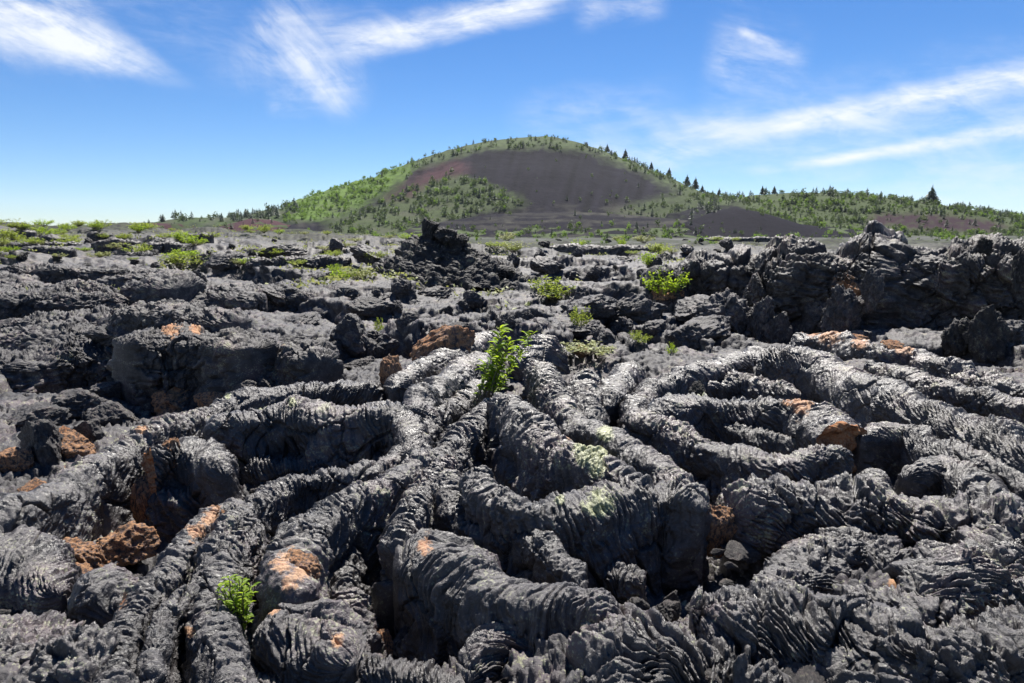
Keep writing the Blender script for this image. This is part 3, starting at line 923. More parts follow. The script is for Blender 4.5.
def plant_trees():
    TL = {'conifer': [conifer_mesh(700 + k) for k in range(4)], 'tree': [round_mesh(720 + k) for k in range(4)], 'aspen': [round_mesh(740 + k) for k in range(3)]}
    MT = {'conifer': M_CONIF, 'tree': M_TREE, 'aspen': M_ASPEN}
    r = np.random.default_rng(5)
    T = []                                  # (x, y, z, size, kind, pixel size, where)
    grids = {}
    for name, label, P, seed in HILLS:
        N = grid_normals(P); N *= np.sign(N[..., 2:3])
        face = (N * (np.array([0, 0, CAMZ]) - P)).sum(2) > -8
        px, py, dep = project(P)
        a = np.linalg.norm(np.gradient(P, axis=1), axis=2) * np.linalg.norm(np.gradient(P, axis=0), axis=2)
        # area of each cell as it shows in the photo
        spx = np.abs(np.gradient(px, axis=1)) * np.abs(np.gradient(py, axis=0)) + .02
        spx[~face] = 0
        def put(mask, dens, mix, hpx):
            w = spx * mask
            tot = w.sum()
            k = int(dens * tot)
            if k < 1: return
            w = w * np.clip(.35 + 1.5 * n2(px / 11., py / 5., 83) + .8 * n2(px / 4., py / 3., 84), .03, 3); tot = w.sum()
            idx = r.choice(w.size, k, p=(w / tot).ravel())
            for q in idx:
                i, j = divmod(q, w.shape[1])
                p = P[i, j] + [r.normal(0, 1), r.normal(0, 1), -.2]
                kind = r.choice(list(mix), p=list(mix.values()))
                hh = .86 * (hpx[0] * .7 + (hpx[1] * 1.15 - hpx[0] * .7) * r.uniform() ** 1.3) * (1.25 if kind == 'conifer' else .95)
                T.append((p[0], p[1], p[2], hh * dep[i, j] / F, kind, hh, name))
        one = np.ones(px.shape, bool)
        cl = n2(px / 30., py / 12., 81)
        if name == 'cinder_cone':
            put(soft(px, py, P_ASPEN, 60),   .20, {'aspen': .85, 'conifer': .1, 'tree': .05}, (2.8, 5.0))
            put(soft(px, py, P_LEFT, 60) & (py < 222), .12, {'conifer': .7, 'tree': .3}, (4, 8))
            put(soft(px, py, P_MID, 60) & (cl > -.35),   .14, {'tree': .6, 'conifer': .25, 'aspen': .15}, (2.8, 6.5))
            put(soft(px, py, P_TOP, 60),   .14, {'tree': .55, 'conifer': .35, 'aspen': .1}, (2.4, 5))
            put(soft(px, py, P_SAD, 60), .06, {'tree': .65, 'conifer': .35}, (3, 6))
            put((py > 150) & (px > 430) & (px < 700), .0022, {'tree': .7, 'conifer': .3}, (2.5, 5))
            put((py > 196) & (py < 240) & (cl > 0), .008, {'tree': .7, 'conifer': .3}, (3, 6))
        elif name == 'forest_ridge':
            dark = soft(px, py, [(600, 240), (690, 205), (742, 205), (770, 240)], 68)
            bare = soft(px, py, [(880, 214), (930, 214), (1000, 222), (1010, 230), (960, 232), (900, 228), (860, 222)], 66)
            put(~dark & ~bare & (py < 240),   .26, {'tree': .58, 'conifer': .22, 'aspen': .20}, (3.0, 6))
            put((bare | dark), .012, {'conifer': .6, 'tree': .4}, (4, 8))
            top = py < (np.min(np.where(face, py, 999), axis=0)[None] + 3)
            put(top & (px > 690), .10, {'conifer': .75, 'tree': .25}, (3.5, 7.5))
        elif name == 'cinder_apron':
            put(one & (cl > -.1), .006, {'tree': .7, 'conifer': .3}, (3.5, 7))
            put((py > 226) & (py < 240), .03, {'tree': .4, 'aspen': .4, 'conifer': .2}, (4, 8))
        elif name == 'dark_mound':
            put(one, .006, {'conifer': .5, 'tree': .5}, (4, 7))
        else:
            put(one, .02, {'conifer': .6, 'tree': .4}, (3, 6))
    for k in range(330):
        y = r.uniform(105, 225); px_ = r.uniform(60, 1060); x = (px_ - 512) / F * y
        if n2(np.array(x / 12.), np.array(y / 25.), 88) < -.12: continue
        hh = r.uniform(3, 8); kind = r.choice(['tree', 'aspen', 'aspen'])
        T.append((x, y, gz(x, y) - .35, hh * .8 * y / F, kind, hh, 'plain'))
    # trees standing on the skyline right of the summit and the tall one on the right
    named = []
    for (x, y, h) in ((610, 149, 9), (628, 158, 11), (654, 169, 9), (672, 178, 10), (690, 189, 12), (698, 191, 13), (760, 196, 10), (771, 195, 9), (705, 194, 8), (722, 196, 8)):
        named.append((x, y, h))
    cone = HILLS[0][2]; rid = HILLS[1][2]
    def top_of(P, x):
        px, py, dep = project(P)
        i, j = np.unravel_index(np.argmin(np.where(np.abs(px - x) < 3, py, 999)), py.shape)
        return P[i, j], dep[i, j]
    conM = [mesh_np('crown', *conifer_mesh(760 + k, 14, 16), M_CONIF, smooth=False) for k in range(3)]
    trM = mesh_np('trunk', *trunk_mesh(1), M_BARK)
    for k, (x, y, h) in enumerate(named):
        p, dd = top_of(cone if x < 745 else rid, x)
        e = link('conifer_tree', None, p - [0, 0, .3]); s = h * dd / F
        e.scale = (s * .95, s * .95, s); e.rotation_euler[2] = k
        tag(e, 'dark conifer on the skyline ridge right of the summit', 'tree', 'lone conifers on the skyline ridge')
        link('crown', conM[k % 3], parent=e); link('trunk', trM, parent=e)
    p, dd = top_of(rid, 931)
    e = link('conifer_tree', None, p - [0, 3, 1.5]); s = 20 * dd / F; e.scale = (s * 1.1, s * 1.1, s)
    tag(e, 'tallest dark conifer, rising alone above the right forested ridge', 'tree')
    link('crown', conM[0], parent=e); link('trunk', trM, parent=e)
    T.sort(key=lambda t: -t[5])
    # occlusion by the rocks is not tested: only trees high in the picture become objects
    objs, rest, cnt = [], [], {}
    for t in T:
        ppx, ppy, _ = project(np.array(t[:3]))
        vis = -5 < ppx < 1029 and ppy < 236 and not (ppx > 770 and ppy > 226)
        cnt.setdefault(t[4], 0)
        if vis and cnt[t[4]] < 180:
            cnt[t[4]] += 1; objs.append(t)
        else: rest.append(t)
    ML = {k: [mesh_np({'conifer': 'conifer_tree', 'tree': 'leafy_tree', 'aspen': 'aspen_tree'}[k], v, f, MT[k], smooth=False) for v, f in L] for k, L in TL.items()}
    LB = {'conifer': 'small dark pointed conifer among the trees of the hills', 'tree': 'small rounded olive green tree growing on the hills', 'aspen': 'small bright green broadleaf tree on the hill slopes'}
    NM = {'conifer': 'conifer_tree', 'tree': 'leafy_tree', 'aspen': 'aspen_tree'}
    GR = {'conifer': 'conifers on the hills', 'tree': 'rounded trees on the hills', 'aspen': 'bright green trees on the hills'}
    for k, t in enumerate(objs):
        o = link(NM[t[4]], ML[t[4]][k % len(ML[t[4]])], (t[0], t[1], t[2]))
        o.scale = (t[3], t[3], t[3]); o.rotation_euler[2] = k * 1.7
        tag(o, LB[t[4]], 'tree', GR[t[4]])
    for kind in ('conifer', 'tree', 'aspen'):
        R = [t for t in rest if t[4] == kind]
        Vs, Fs, off = [], [], 0
        for k, t in enumerate(R):
            v, f = TL[kind][k % len(TL[kind])]
            a = k * 1.7; c, s = math.cos(a), math.sin(a)
            w = np.stack([v[:, 0] * c - v[:, 1] * s, v[:, 0] * s + v[:, 1] * c, v[:, 2]], 1) * t[3] + np.array(t[:3])
            Vs.append(w); Fs.append(f + off); off += len(v)
        if Vs:
            o = link('hillside_forest', mesh_np('hillside_forest', np.concatenate(Vs), np.concatenate(Fs), MT[kind], smooth=False))
            tag(o, {'conifer': 'dark evergreen woods', 'tree': 'olive green scrub woods', 'aspen': 'bright green aspen woods'}[kind] + ' scattered over the far hills', kind='stuff')
    print('trees', len(T), len(objs))

# ------------------------------------------------------------------ sky with cirrus
def build_world():
    w = bpy.data.worlds.new('World'); S.world = w; w.use_nodes = True
    w.node_tree.nodes.clear(); nt = NT(w.node_tree)
    out = nt.node('ShaderNodeOutputWorld')
    sky = nt.node('ShaderNodeTexSky', sky_type='NISHITA', sun_disc=False)
    sky.sun_elevation = math.radians(SUN_EL); sky.sun_rotation = math.radians(SUN_AZ)
    sky.altitude = 1800; sky.air_density = 1.0; sky.dust_density = .05; sky.ozone_density = 3.0
    d = nt.node('ShaderNodeTexCoord').outputs['Generated']
    sp = nt.node('ShaderNodeSeparateXYZ'); nt.set(sp.inputs[0], d)
    x, y, z = (X(nt, sp.outputs[i]) for i in range(3))
    yy = nt.m('MAXIMUM', y, .08)
    u = x / yy; v = z / yy

    def uv(px, py):
        X_ = (px - 512) / F; V_ = -(py - 341.5) / F
        dy = CP + V_ * SP; return X_ / dy, (-SP + V_ * CP) / dy
    cbi = nt.node('ShaderNodeCombineXYZ'); nt.set(cbi.inputs[0], u * .6); nt.set(cbi.inputs[1], v * 1.5 + u * .2)
    iso = nt.noise(cbi.outputs[0], 17.0, 9, .62, .6)
    cov = None
    # streaks: from (x0,y0) to (x1,y1), half widths in px at both ends, strength, grain
    streaks = [((-70, -26), (200, 88), 44, 3, 1.1, .25), ((-40, 20), (150, 74), 22, 5, .55, .5), ((250, 6), (366, 114), 46, 14, .60, .45), ((292, 50), (352, 114), 12, 12, .55, .5), ((262, 106), (335, 96), 8, 12, .35, .7),
               ((318, 52), (585, -8), 13, 11, 1.0, .42), ((300, 40), (470, 18), 22, 8, .45, .6), ((570, 14), (672, 2), 12, 10, .5, .5), ((700, 52), (815, 66), 32, 26, .42, .75), ((735, 30), (785, 48), 4, 4, .5, .4),
               ((640, 152), (760, 118), 22, 15, .60, .5), ((660, 150), (1110, 60), 8, 13, .85, .25), ((725, 176), (1110, 116), 3, 9, .85, .2), ((640, 160), (1100, 100), 34, 50, .34, .6), ((820, 200), (1100, 150), 20, 30, .25, .6), ((500, 122), (690, 104), 16, 20, .30, .6), ((560, 150), (720, 160), 16, 12, .35, .5),
               ((815, 128), (900, 126), 12, 10, .30, .6), ((880, 196), (1110, 176), 16, 22, .30, .4), ((-20, 10), (420, 60), 40, 30, .16, .8)]
    for k, (p0, p1, w0, w1, st, gr) in enumerate(streaks):
        a = uv(*p0); b = uv(*p1); L = math.hypot(b[0] - a[0], b[1] - a[1]); cx, sx = (b[0] - a[0]) / L, (b[1] - a[1]) / L
        t = (u - a[0]) * (cx / L) + (v - a[1]) * (sx / L)               # 0..1 along
        q = (v - a[1]) * cx - (u - a[0]) * sx                            # across
        cb = nt.node('ShaderNodeCombineXYZ'); nt.set(cb.inputs[0], t * (L * 3.2)); nt.set(cb.inputs[1], q * 16.0 + t * (L * 1.2)); cb.inputs[2].default_value = k * 3.7
        n1 = nt.noise(cb.outputs[0], 2.4, 11, .70, .45)
        cb2 = nt.node('ShaderNodeCombineXYZ'); nt.set(cb2.inputs[0], t * (L * 6)); nt.set(cb2.inputs[1], q * 9.0 + t * 1.3); cb2.inputs[2].default_value = k * 1.9 + 40
        n2_ = nt.noise(cb2.outputs[0], 2.0, 5, .6, .5)
        wd = t * ((w1 - w0) / F) + w0 / F
        qq = nt.m('ABSOLUTE', (q + (n2_ - .5) * (wd * 1.5)) / nt.m('MAXIMUM', wd, .002))
        body = nt.m('SUBTRACT', 1.0, nt.smooth(qq, .0, 1.9))
        endm = nt.smooth(t, -.02, .22) * (1.0 - nt.smooth(t, .72, 1.03))
        if p0[0] < 0: endm = 1.0 - nt.smooth(t, .6, 1.02)
        if p1[0] > 1024: endm = nt.smooth(t, 0.0, .35)
        tex = nt.smooth(n1 * .55 + iso * .45, .20 + .22 * gr, .66 + .12 * gr)
        m_ = body * endm * tex * min(1.2, st * 1.3)
        cov = m_ if cov is None else nt.m('ADD', cov, m_ * (1.0 - nt.m('MINIMUM', cov, 1.0)))
    cov = nt.m('MINIMUM', cov, .93)
    base = nt.node('ShaderNodeHueSaturation'); base.inputs['Saturation'].default_value = SKY_SAT; base.inputs['Value'].default_value = SKY_VAL
    nt.t.links.new(sky.outputs[0], base.inputs['Color'])
    gm = nt.node('ShaderNodeGamma'); nt.t.links.new(nt.mix(1.0, base.outputs[0], rgb(.89, .975, 1.12), 'MULTIPLY'), gm.inputs[0]); gm.inputs[1].default_value = 1.0
    col = nt.mix(cov, gm.outputs[0], rgb(*CLOUD))
    bg = nt.node('ShaderNodeBackground'); nt.set(bg.inputs[0], col); bg.inputs[1].default_value = .05
    nt.t.links.new(bg.outputs[0], out.inputs[0])


SKY_SAT, SKY_VAL, CLOUD = 1.22, .99, (8.8, 9.1, 9.6)
build_world()
sun = bpy.data.lights.new('sun', 'SUN'); sun.energy = 5.0; sun.angle = math.radians(.53); sun.color = (1, .955, .89)
so = bpy.data.objects.new('sun', sun); COL.objects.link(so)
_az, _el = math.radians(SUN_AZ), math.radians(SUN_EL)
so.rotation_euler = Vector((math.sin(_az) * math.cos(_el), math.cos(_az) * math.cos(_el), math.sin(_el))).to_track_quat('Z', 'Y').to_euler()
so.location = (0, 0, 30)

build_ground()

# ------------------------------------------------------------------ the ropy lobes, far to near
lobe('long broad lobe of ropy lava descending from the right cliff, highest at right', [(762, 343, 24, .55), (798, 345, 26, .6), (832, 360, 26), (872, 378, 24), (918, 395, 22), (968, 412, 22), (1050, 450, 24)], z=.5, hw=24, wall=.9, lam=1.0, bow=.8, slant=.5, ends=(1, 0))
lobe('narrow orange-flecked lobe running behind the largest right lobe', [(795, 328, 9), (838, 335, 12), (880, 347, 12), (918, 350, 12), (968, 368, 12), (1045, 388, 13)], z=.45, rough=1.5, lump=1.5, ox=[(830, 332, 18), (812, 330, 12), (905, 350, 14), (860, 343, 12)], ends=(1, 0))
lobe('crumbled grey lobe squeezed between two lobes on the right slope', [(868, 358, 9), (915, 372, 12), (965, 386, 14), (1045, 402, 15)], z=.45, rough=1.5, ends=(1, 0))
lobe('mound of lava folds rounded like a dome beside the tall green plant', [(520, 348, 22), (545, 338, 30), (568, 338, 22)], z=.45, wall=.8, bow=1.5)
lobe('slim lobe curving up behind the bright green leafy plant', [(392, 378, 14), (410, 366, 16), (440, 352, 16), (470, 338, 16), (498, 330, 14)], z=.45, rough=.8)
lobe('stubby grey lobe with dark blunt end left of the leafy plant', [(408, 402, 14), (432, 382, 20), (460, 364, 20), (490, 350, 18)], z=.42, lump=1.4, rope=.8)
lobe('short lobe with smooth grey crest and dark hollow end, in the centre', [(632, 360, 14), (618, 376, 16), (607, 395, 16)], z=.38, bow=1.2)
lobe('flat ropy lobe rising between the pinnacle and the broken hollow lobe', [(676, 372, 14), (705, 364, 16), (745, 350, 18), (768, 345, 14)], z=.38, rough=1.4)
lobe('thick lobe snapped off at its right end, showing a rusty hollow', [(645, 400, 18), (690, 396, 20), (730, 396, 21), (770, 400, 24), (806, 404, 26), (846, 424, 26)], z=.40, wall=.6, ends=(1, 0), cap='end', ox=[(800, 402, 18), (788, 398, 12)], li=[(700, 388, 10)])
lobe('S-shaped lobe curling from the pale grass down to the hollow lobe', [(690, 368, 12), (672, 375, 14), (648, 385, 15), (634, 402, 15), (645, 416, 16), (675, 427, 17), (715, 440, 17), (765, 452, 16), (815, 450, 14), (852, 448, 12)], z=.34, wall=.7)
lobe('long straight lobe with flat back running left below the orange slab', [(386, 382, 14), (340, 381, 15), (300, 384, 16), (255, 391, 16), (215, 402, 15), (175, 418, 15), (112, 446, 17), (50, 482, 22), (-40, 525, 26)], z=.36, hw=15, wall=.6, ends=(.6, 0), li=[(228, 396, 5)], ox=[(140, 428, 9)])
lobe('broad lava ridge with a tall dark ropy face below the long straight lobe', [(204, 416, 16), (240, 408, 19), (290, 405, 20), (340, 407, 20), (385, 405, 20), (416, 404, 15)], z=.46, wall=1.0, lam=1.1, li=[(262, 405, 7), (292, 402, 7)], bow=.2)
lobe('lobe forking off the broad dark ridge, its folds hanging to the right', [(360, 398, 14), (392, 404, 16), (410, 418, 15), (416, 442, 13)], z=.40, wall=.8, slant=.6)
lobe('steep fluted block with a rusty left end, standing left of the broad ridge', [(148, 450, 16), (178, 444, 19), (206, 446, 20), (226, 458, 18)], z=.36, wall=.9, ends=(0, 1), cap='start', bow=.1, slant=.5)
lobe('winding lobe with fine rings that passes left of the leafy plant', [(482, 380, 11), (468, 388, 13), (446, 402, 13), (427, 416, 13), (411, 437, 12), (394, 454, 12), (352, 470, 13), (295, 475, 14), (262, 492, 13), (232, 522, 9), (206, 552, 9), (180, 590, 9), (163, 620, 9), (152, 650, 10), (146, 700, 11)], z=.26, wall=.5, lam=.8, ends=(1, 0))
lobe('stout lobe with sharp rings running from the plant foot to the orange patch', [(494, 396, 12), (484, 406, 14), (462, 426, 15), (440, 446, 14), (406, 466, 15), (368, 484, 17), (332, 502, 20), (305, 520, 24), (290, 548, 28), (290, 580, 30)], z=.30, wall=.6, ends=(1, 1), ox=[(283, 562, 20), (298, 574, 16), (288, 585, 16)])
lobe('bulbous lobe end with swirling wrinkles below the orange patch', [(276, 596, 30), (298, 610, 38), (326, 622, 42), (352, 640, 32)], z=.22, wall=.5, lump=1.3, bow=1.2, ox=[(272, 606, 12), (338, 640, 10)], flat=.9)
lobe('slender lobe dropping between the ringed lobe and the big dark hollow', [(448, 452, 12), (432, 466, 14), (417, 490, 16), (406, 512, 18), (396, 540, 18)], z=.26, wall=.6)
lobe('short knobbly lobe beginning under pale dead twigs in the centre', [(462, 446, 10), (452, 462, 13), (448, 482, 15), (456, 502, 16), (482, 518, 16), (512, 528, 16), (545, 545, 15), (585, 578, 13)], z=.22, wall=.5, lump=1.3)
lobe('huge rounded lobe with a wide shadowed face above the bottom hollow', [(392, 548, 30, .26), (418, 538, 36), (450, 552, 38), (490, 572, 36), (535, 582, 32), (582, 592, 28), (632, 614, 18)], z=.30, wall=.7, lam=1.25, slant=-.5, ox=[(424, 545, 12)])
lobe('tall front wall of ropy lava with lichen spots across its face', [(470, 466, 12), (484, 480, 16), (508, 494, 19), (540, 500, 22), (580, 494, 25), (618, 486, 26), (655, 482, 26), (684, 486, 24), (706, 498, 20)], z=.40, wall=.9, ends=(1, 1), lam=1.1, bow=.1, li=[(600, 505, 22), (560, 500, 8)])
lobe('lobe coated with yellow-green lichen on its crest', [(494, 398, 16), (508, 396, 20), (530, 416, 21), (556, 434, 22), (582, 450, 23), (612, 464, 20), (650, 476, 16)], z=.46, wall=.95, li=[(590, 452, 26), (596, 468, 16)], ox=[(570, 436, 6)])
lobe('long ringed lobe running parallel beside the lichen coated one', [(538, 358, 14), (546, 372, 16), (558, 392, 17), (574, 410, 17), (600, 424, 16), (626, 438, 16), (652, 454, 16), (676, 470, 15), (692, 484, 13)], z=.44, wall=.8, li=[(606, 434, 12)])
lobe('little side lobe joining the long ringed one from above', [(588, 368, 13), (582, 380, 15), (588, 398, 15), (592, 414, 13)], z=.42, bow=1.0)
lobe('flared lobe at the far left edge with fibres like combed hair', [(-40, 540, 30), (0, 535, 30), (36, 552, 30), (58, 574, 22)], z=.28, slant=.7, lam=.8)
lobe('curved lobe with strong rings arching over dark slots at lower left', [(242, 498, 11), (215, 512, 13), (190, 532, 15), (168, 555, 16), (146, 582, 16), (128, 612, 17), (116, 650, 18), (106, 710, 20)], z=.27, wall=.6, lam=1.05, ends=(1, 0), ox=[(196, 532, 14), (210, 516, 14), (120, 600, 10)])
lobe('broad fan of stacked ledges under the rusty rocks at lower left', [(66, 588, 26), (96, 578, 28), (120, 590, 24)], z=.25, bow=1.0, lam=1.2)
lobe('wide wrinkled lobe bearing the small leafy plant at lower left', [(258, 512, 13), (232, 538, 18), (216, 568, 22), (212, 600, 24), (216, 636, 25), (226, 672, 24), (232, 710, 24)], z=.24, wall=.5, bow=.9, ends=(1, 0), ox=[(188, 632, 8)])
lobe('dark low lobe in the bottom left corner with a mauve sheen', [(-60, 640, 44), (0, 628, 46), (50, 640, 44), (92, 672, 34)], z=.27, rough=2.6, block=.11, rope=.8, lump=1.25, ox=[(40, 600, 16)])
lobe('smooth fibrous lobe sloping out of the hollow at the bottom centre', [(468, 668, 20), (492, 634, 28), (528, 614, 28), (572, 606, 26), (616, 612, 18)], z=.12, slant=.8, bow=.2, lam=.9, wall=.5)
lobe('low lobe along the bottom edge, left of the pitted boulders', [(350, 664, 18), (382, 664, 22), (430, 678, 24), (480, 690, 26)], z=.05, slant=.5, rough=1.3)
lobe('rubbly lobe along the bottom edge below the bulbous end', [(180, 720, 26), (240, 690, 26), (290, 680, 24), (345, 692, 26)], z=.0, rough=1.25)
lobe('small upright fluted stump standing in the dark gap of the centre', [(604, 566, 13), (622, 566, 15), (644, 574, 13)], z=.05, wall=.5, lam=.8)
lobe('folded lobe spreading right from the hollow broken end', [(862, 430, 16), (882, 424, 18), (912, 426, 18), (945, 440, 18), (995, 455, 20), (1050, 476, 22)], z=.36, rough=1.3, slant=.5, ends=(1, 0))
lobe('drooping curtain of thin folds under the hollow broken end', [(880, 462, 12), (872, 474, 16), (884, 492, 16)], z=.27, rough=1.2, lam=.7)
lobe('swollen mass of slanting folds on the right, below the folded lobe', [(908, 464, 18), (942, 458, 24), (982, 474, 26), (1008, 508, 24)], z=.30, slant=.9, rough=1.2, wall=.7)
lobe('low rugged lobe trending right above the lower right swirl', [(730, 508, 18), (770, 500, 23), (830, 500, 26), (890, 504, 26), (960, 512, 26), (1050, 528, 31)], z=.28, rough=1.5, rope=1.0, lam=1.35, lump=1.9, block=.17, slant=.8, ends=(1, 0), flat=.6)
lobe('swirled lobe with a hooked crest at lower right', [(768, 596, 20), (790, 574, 31), (820, 550, 36), (856, 536, 36), (882, 546, 28), (892, 568, 23)], z=.22, slant=.9, lam=1.1, rough=2.0, block=.07, flat=.6)
lobe('twisted lobe rising to the right edge above the dark corner', [(925, 594, 23), (952, 572, 31), (988, 556, 36), (1050, 540, 44)], z=.27, rough=1.5, rope=1.0, lam=1.35, lump=1.9, block=.17, slant=.8, ends=(1, 0), flat=.6)
lobe('long twisted cord of lava crossing the lower right corner area', [(842, 598, 15), (885, 592, 18), (930, 596, 18), (975, 590, 16), (1040, 575, 18)], z=.27, rough=2.2, lam=.8, flat=.6)
lobe('wrinkled lobe of frothy lava along the lower right foreground', [(690, 600, 18), (730, 604, 28), (780, 606, 33), (840, 618, 36), (890, 636, 33), (930, 650, 26)], z=.28, rough=1.5, rope=1.0, lam=1.35, lump=1.9, block=.17, slant=.8, flat=.6)
lobe('frothy lobe at the bottom edge right of centre', [(590, 690, 39), (640, 654, 44), (700, 650, 44), (752, 668, 39), (790, 710, 39)], z=.17, rough=1.5, rope=1.0, lam=1.35, lump=1.9, block=.17, slant=.8, flat=.6)
lobe('bottom right lobe with a steep purple-black front', [(850, 690, 44), (890, 660, 46), (950, 652, 49), (1050, 650, 52)], z=.18, rough=1.5, rope=1.0, lam=1.35, lump=1.9, block=.19, slant=.8, ends=(1, 0), flat=.6)


# low ropes on the floors of the hollows
lobe('low cord of lava lying in the hollow under the lichen coated lobe', [(498, 432, 10), (520, 452, 13), (552, 470, 14), (592, 482, 12)], z=.08, wall=.4, rough=1.3)
lobe('sunken cord in the hollow below the broad dark ridge', [(240, 462, 12), (290, 458, 15), (340, 456, 14), (392, 446, 12)], z=.06, wall=.4, rough=1.4)
lobe('half buried cord on the shaded floor right of the long ringed lobe', [(690, 474, 12), (730, 482, 15), (780, 484, 14), (832, 474, 12)], z=.06, wall=.4, rough=1.4)
lobe('dark cord tucked between the snapped lobe and the S-shaped lobe', [(668, 412, 10), (712, 418, 12), (760, 430, 13), (812, 438, 12)], z=.18, wall=.4, rough=1.2)
lobe('short stub of rope in the hole beside the fluted block', [(150, 486, 12), (180, 492, 15), (214, 486, 13)], z=.05, wall=.4, rough=1.5)
lobe('slim cord curving in the hollow left of the huge rounded lobe', [(352, 545, 12), (344, 574, 15), (352, 606, 14), (372, 630, 12)], z=-.02, wall=.4, rough=1.4)
lobe('dark cord crossing the large loop below the right lobe', [(706, 380, 10), (736, 374, 13), (768, 380, 13), (800, 388, 11)], z=.26, wall=.4, rough=1.3)

# ------------------------------------------------------------------ the cliff on the right and the spatter mound
def lobe_at(label, pts, dists, **kw):
    """lobe whose crest is given by photo position and distance"""
    q = []
    for p, d in zip(pts, dists):
        w = at_dist(p[0], p[1], d)
        q.append((p[0], p[1], p[2], float(w[2]), d))
    return lobe(label, q, **kw)


lobe_at('tall outcrop of broken lava with a shadowed cliff face on the right', [(745, 292, 22), (775, 276, 34), (806, 262, 46), (840, 252, 52), (872, 237, 56), (900, 252, 54), (930, 258, 54), (980, 256, 56), (1060, 254, 56), (1150, 264, 50)],
        [16.2, 15.8, 15.4, 15.2, 15.0, 14.6, 14.4, 14.0, 13.6], wall=2.0, rope=.5, lump=1.0, rough=5, block=.70, lam=1.6, mat=M_ROCK, ends=(1, 0), name='lava_outcrop', cat='outcrop', flat=.5, ox=[(846, 288, 14), (858, 296, 10)])
lobe_at('layered ledge of slabby lava leaning on the cliff top at the right edge', [(880, 270, 22), (925, 262, 28), (975, 262, 32), (1015, 266, 32), (1070, 272, 30)], [14.7, 14.0, 13.6, 13.3, 13.0], wall=.5, rope=.6, rough=4, block=.45,
        mat=M_ROCK, ends=(1, 0), name='lava_ledge', cat='rock ledge', flat=.4)
lobe_at('low broken ridge of lava behind and left of the cliff', [(640, 274, 12), (690, 266, 16), (730, 262, 20), (770, 256, 24), (810, 250, 26)], [20, 20, 19.5, 19, 18.5], wall=1.2, rope=.8, rough=5, block=.6, mat=M_ROCK, name='lava_ridge', cat='rock ridge', flat=.5)


R = rock
# boulders at the foot of the cliff, left side
R('rough', 725, 330, 62, 44, 'big grey boulder with dark underside left of the cliff', var=0, dep=.8)
R('rough', 758, 338, 30, 46, 'upright pitted boulder right beside the big grey one', var=1, dep=.8)
R('boulder', 776, 346, 36, 32, 'pale-topped boulder perched at the head of the largest lobe', var=2, dep=.8)
R('rough', 770, 308, 34, 58, 'dark craggy boulder with a small green tuft near it', var=3, dep=.7)
R('rough', 800, 308, 42, 56, 'broad craggy boulder below the low ridge', var=0, dep=.7)
R('rough', 850, 334, 44, 52, 'lumpy grey boulder lit on top, in front of the dark cliff', var=2, dep=.7)
R('rough', 822, 334, 36, 36, 'knobbly boulder left of the lumpy one at the cliff foot', var=4, dep=.7)
R('rough', 872, 300, 24, 36, 'grey knob jutting out on the cliff face, lit along its top', var=3, z=.7, dep=.7)
R('spire', 990, 362, 40, 58, 'tall dark pinnacle with a rounded tip before the cliff', var=1, dep=.8)
R('spire', 962, 360, 34, 44, 'lower dark pinnacle with a curled top next to the tall one', var=2, dep=.8)
R('boulder', 1016, 346, 36, 30, 'smooth boulder at the right edge behind the pinnacle', var=3)
R('spire', 1020, 282, 14, 36, 'thin dark spike at the right edge on top of the cliff ledge', var=0, z=1.2)
R('dark', 988, 246, 14, 16, 'isolated black block on the skyline of the right cliff', var=0, z=1.85)
R('oxslab', 898, 352, 30, 12, 'tan flat rock lying at the dark foot of the cliff', var=0, tilt=(-15, 4))
R('oxslab', 842, 346, 60, 20, 'long orange-brown rock behind the largest lobe', var=3, dep=.6, tilt=(-20, -2))
R('slab', 700, 318, 56, 24, 'tilted grey slab left of the big boulder', var=1, tilt=(-15, 10))
R('slab', 716, 290, 46, 30, 'pale sloping slab below the low ridge', var=2, tilt=(-25, -10))
R('boulder', 690, 345, 34, 24, 'dark angular boulder under the tilted slab', var=4)
R('orange', 682, 380, 22, 16, 'reddish brown rock beside the pale grass', var=4)
R('spire', 700, 396, 16, 20, 'little dark pyramid standing on the broken hollow lobe', var=3, z=.33)
R('orange', 690, 312, 22, 12, 'small rusty rock above the tilted slab', var=2)
R('oxslab', 668, 306, 34, 16, 'reddish slab under the green shrub right of centre', var=1, tilt=(-20, 6))
# centre
R('oxslab', 446, 352, 70, 38, 'tilted brown-tipped slab with a reddish left face', var=0, tilt=(-14, -24), dep=.7, z=.36)
R('boulder', 342, 352, 46, 40, 'black angular block with a steep shadowed side, left of centre', var=1, tilt=(0, 18), dep=.8)
R('slab', 366, 362, 34, 30, 'bluish black slab propped against the angular block', var=3, tilt=(-30, 25))
R('boulder', 330, 362, 32, 22, 'grey wedge stone in front of the angular block', var=2)
R('boulder', 374, 348, 26, 18, 'small rounded grey stone right of the bluish slab', var=0)
R('orange', 391, 386, 26, 36, 'bright orange upright rock at the end of the straight lobe', var=0, z=.28)
R('orange', 462, 340, 12, 10, 'little ochre stone on the slim lobe', var=1, z=.45)
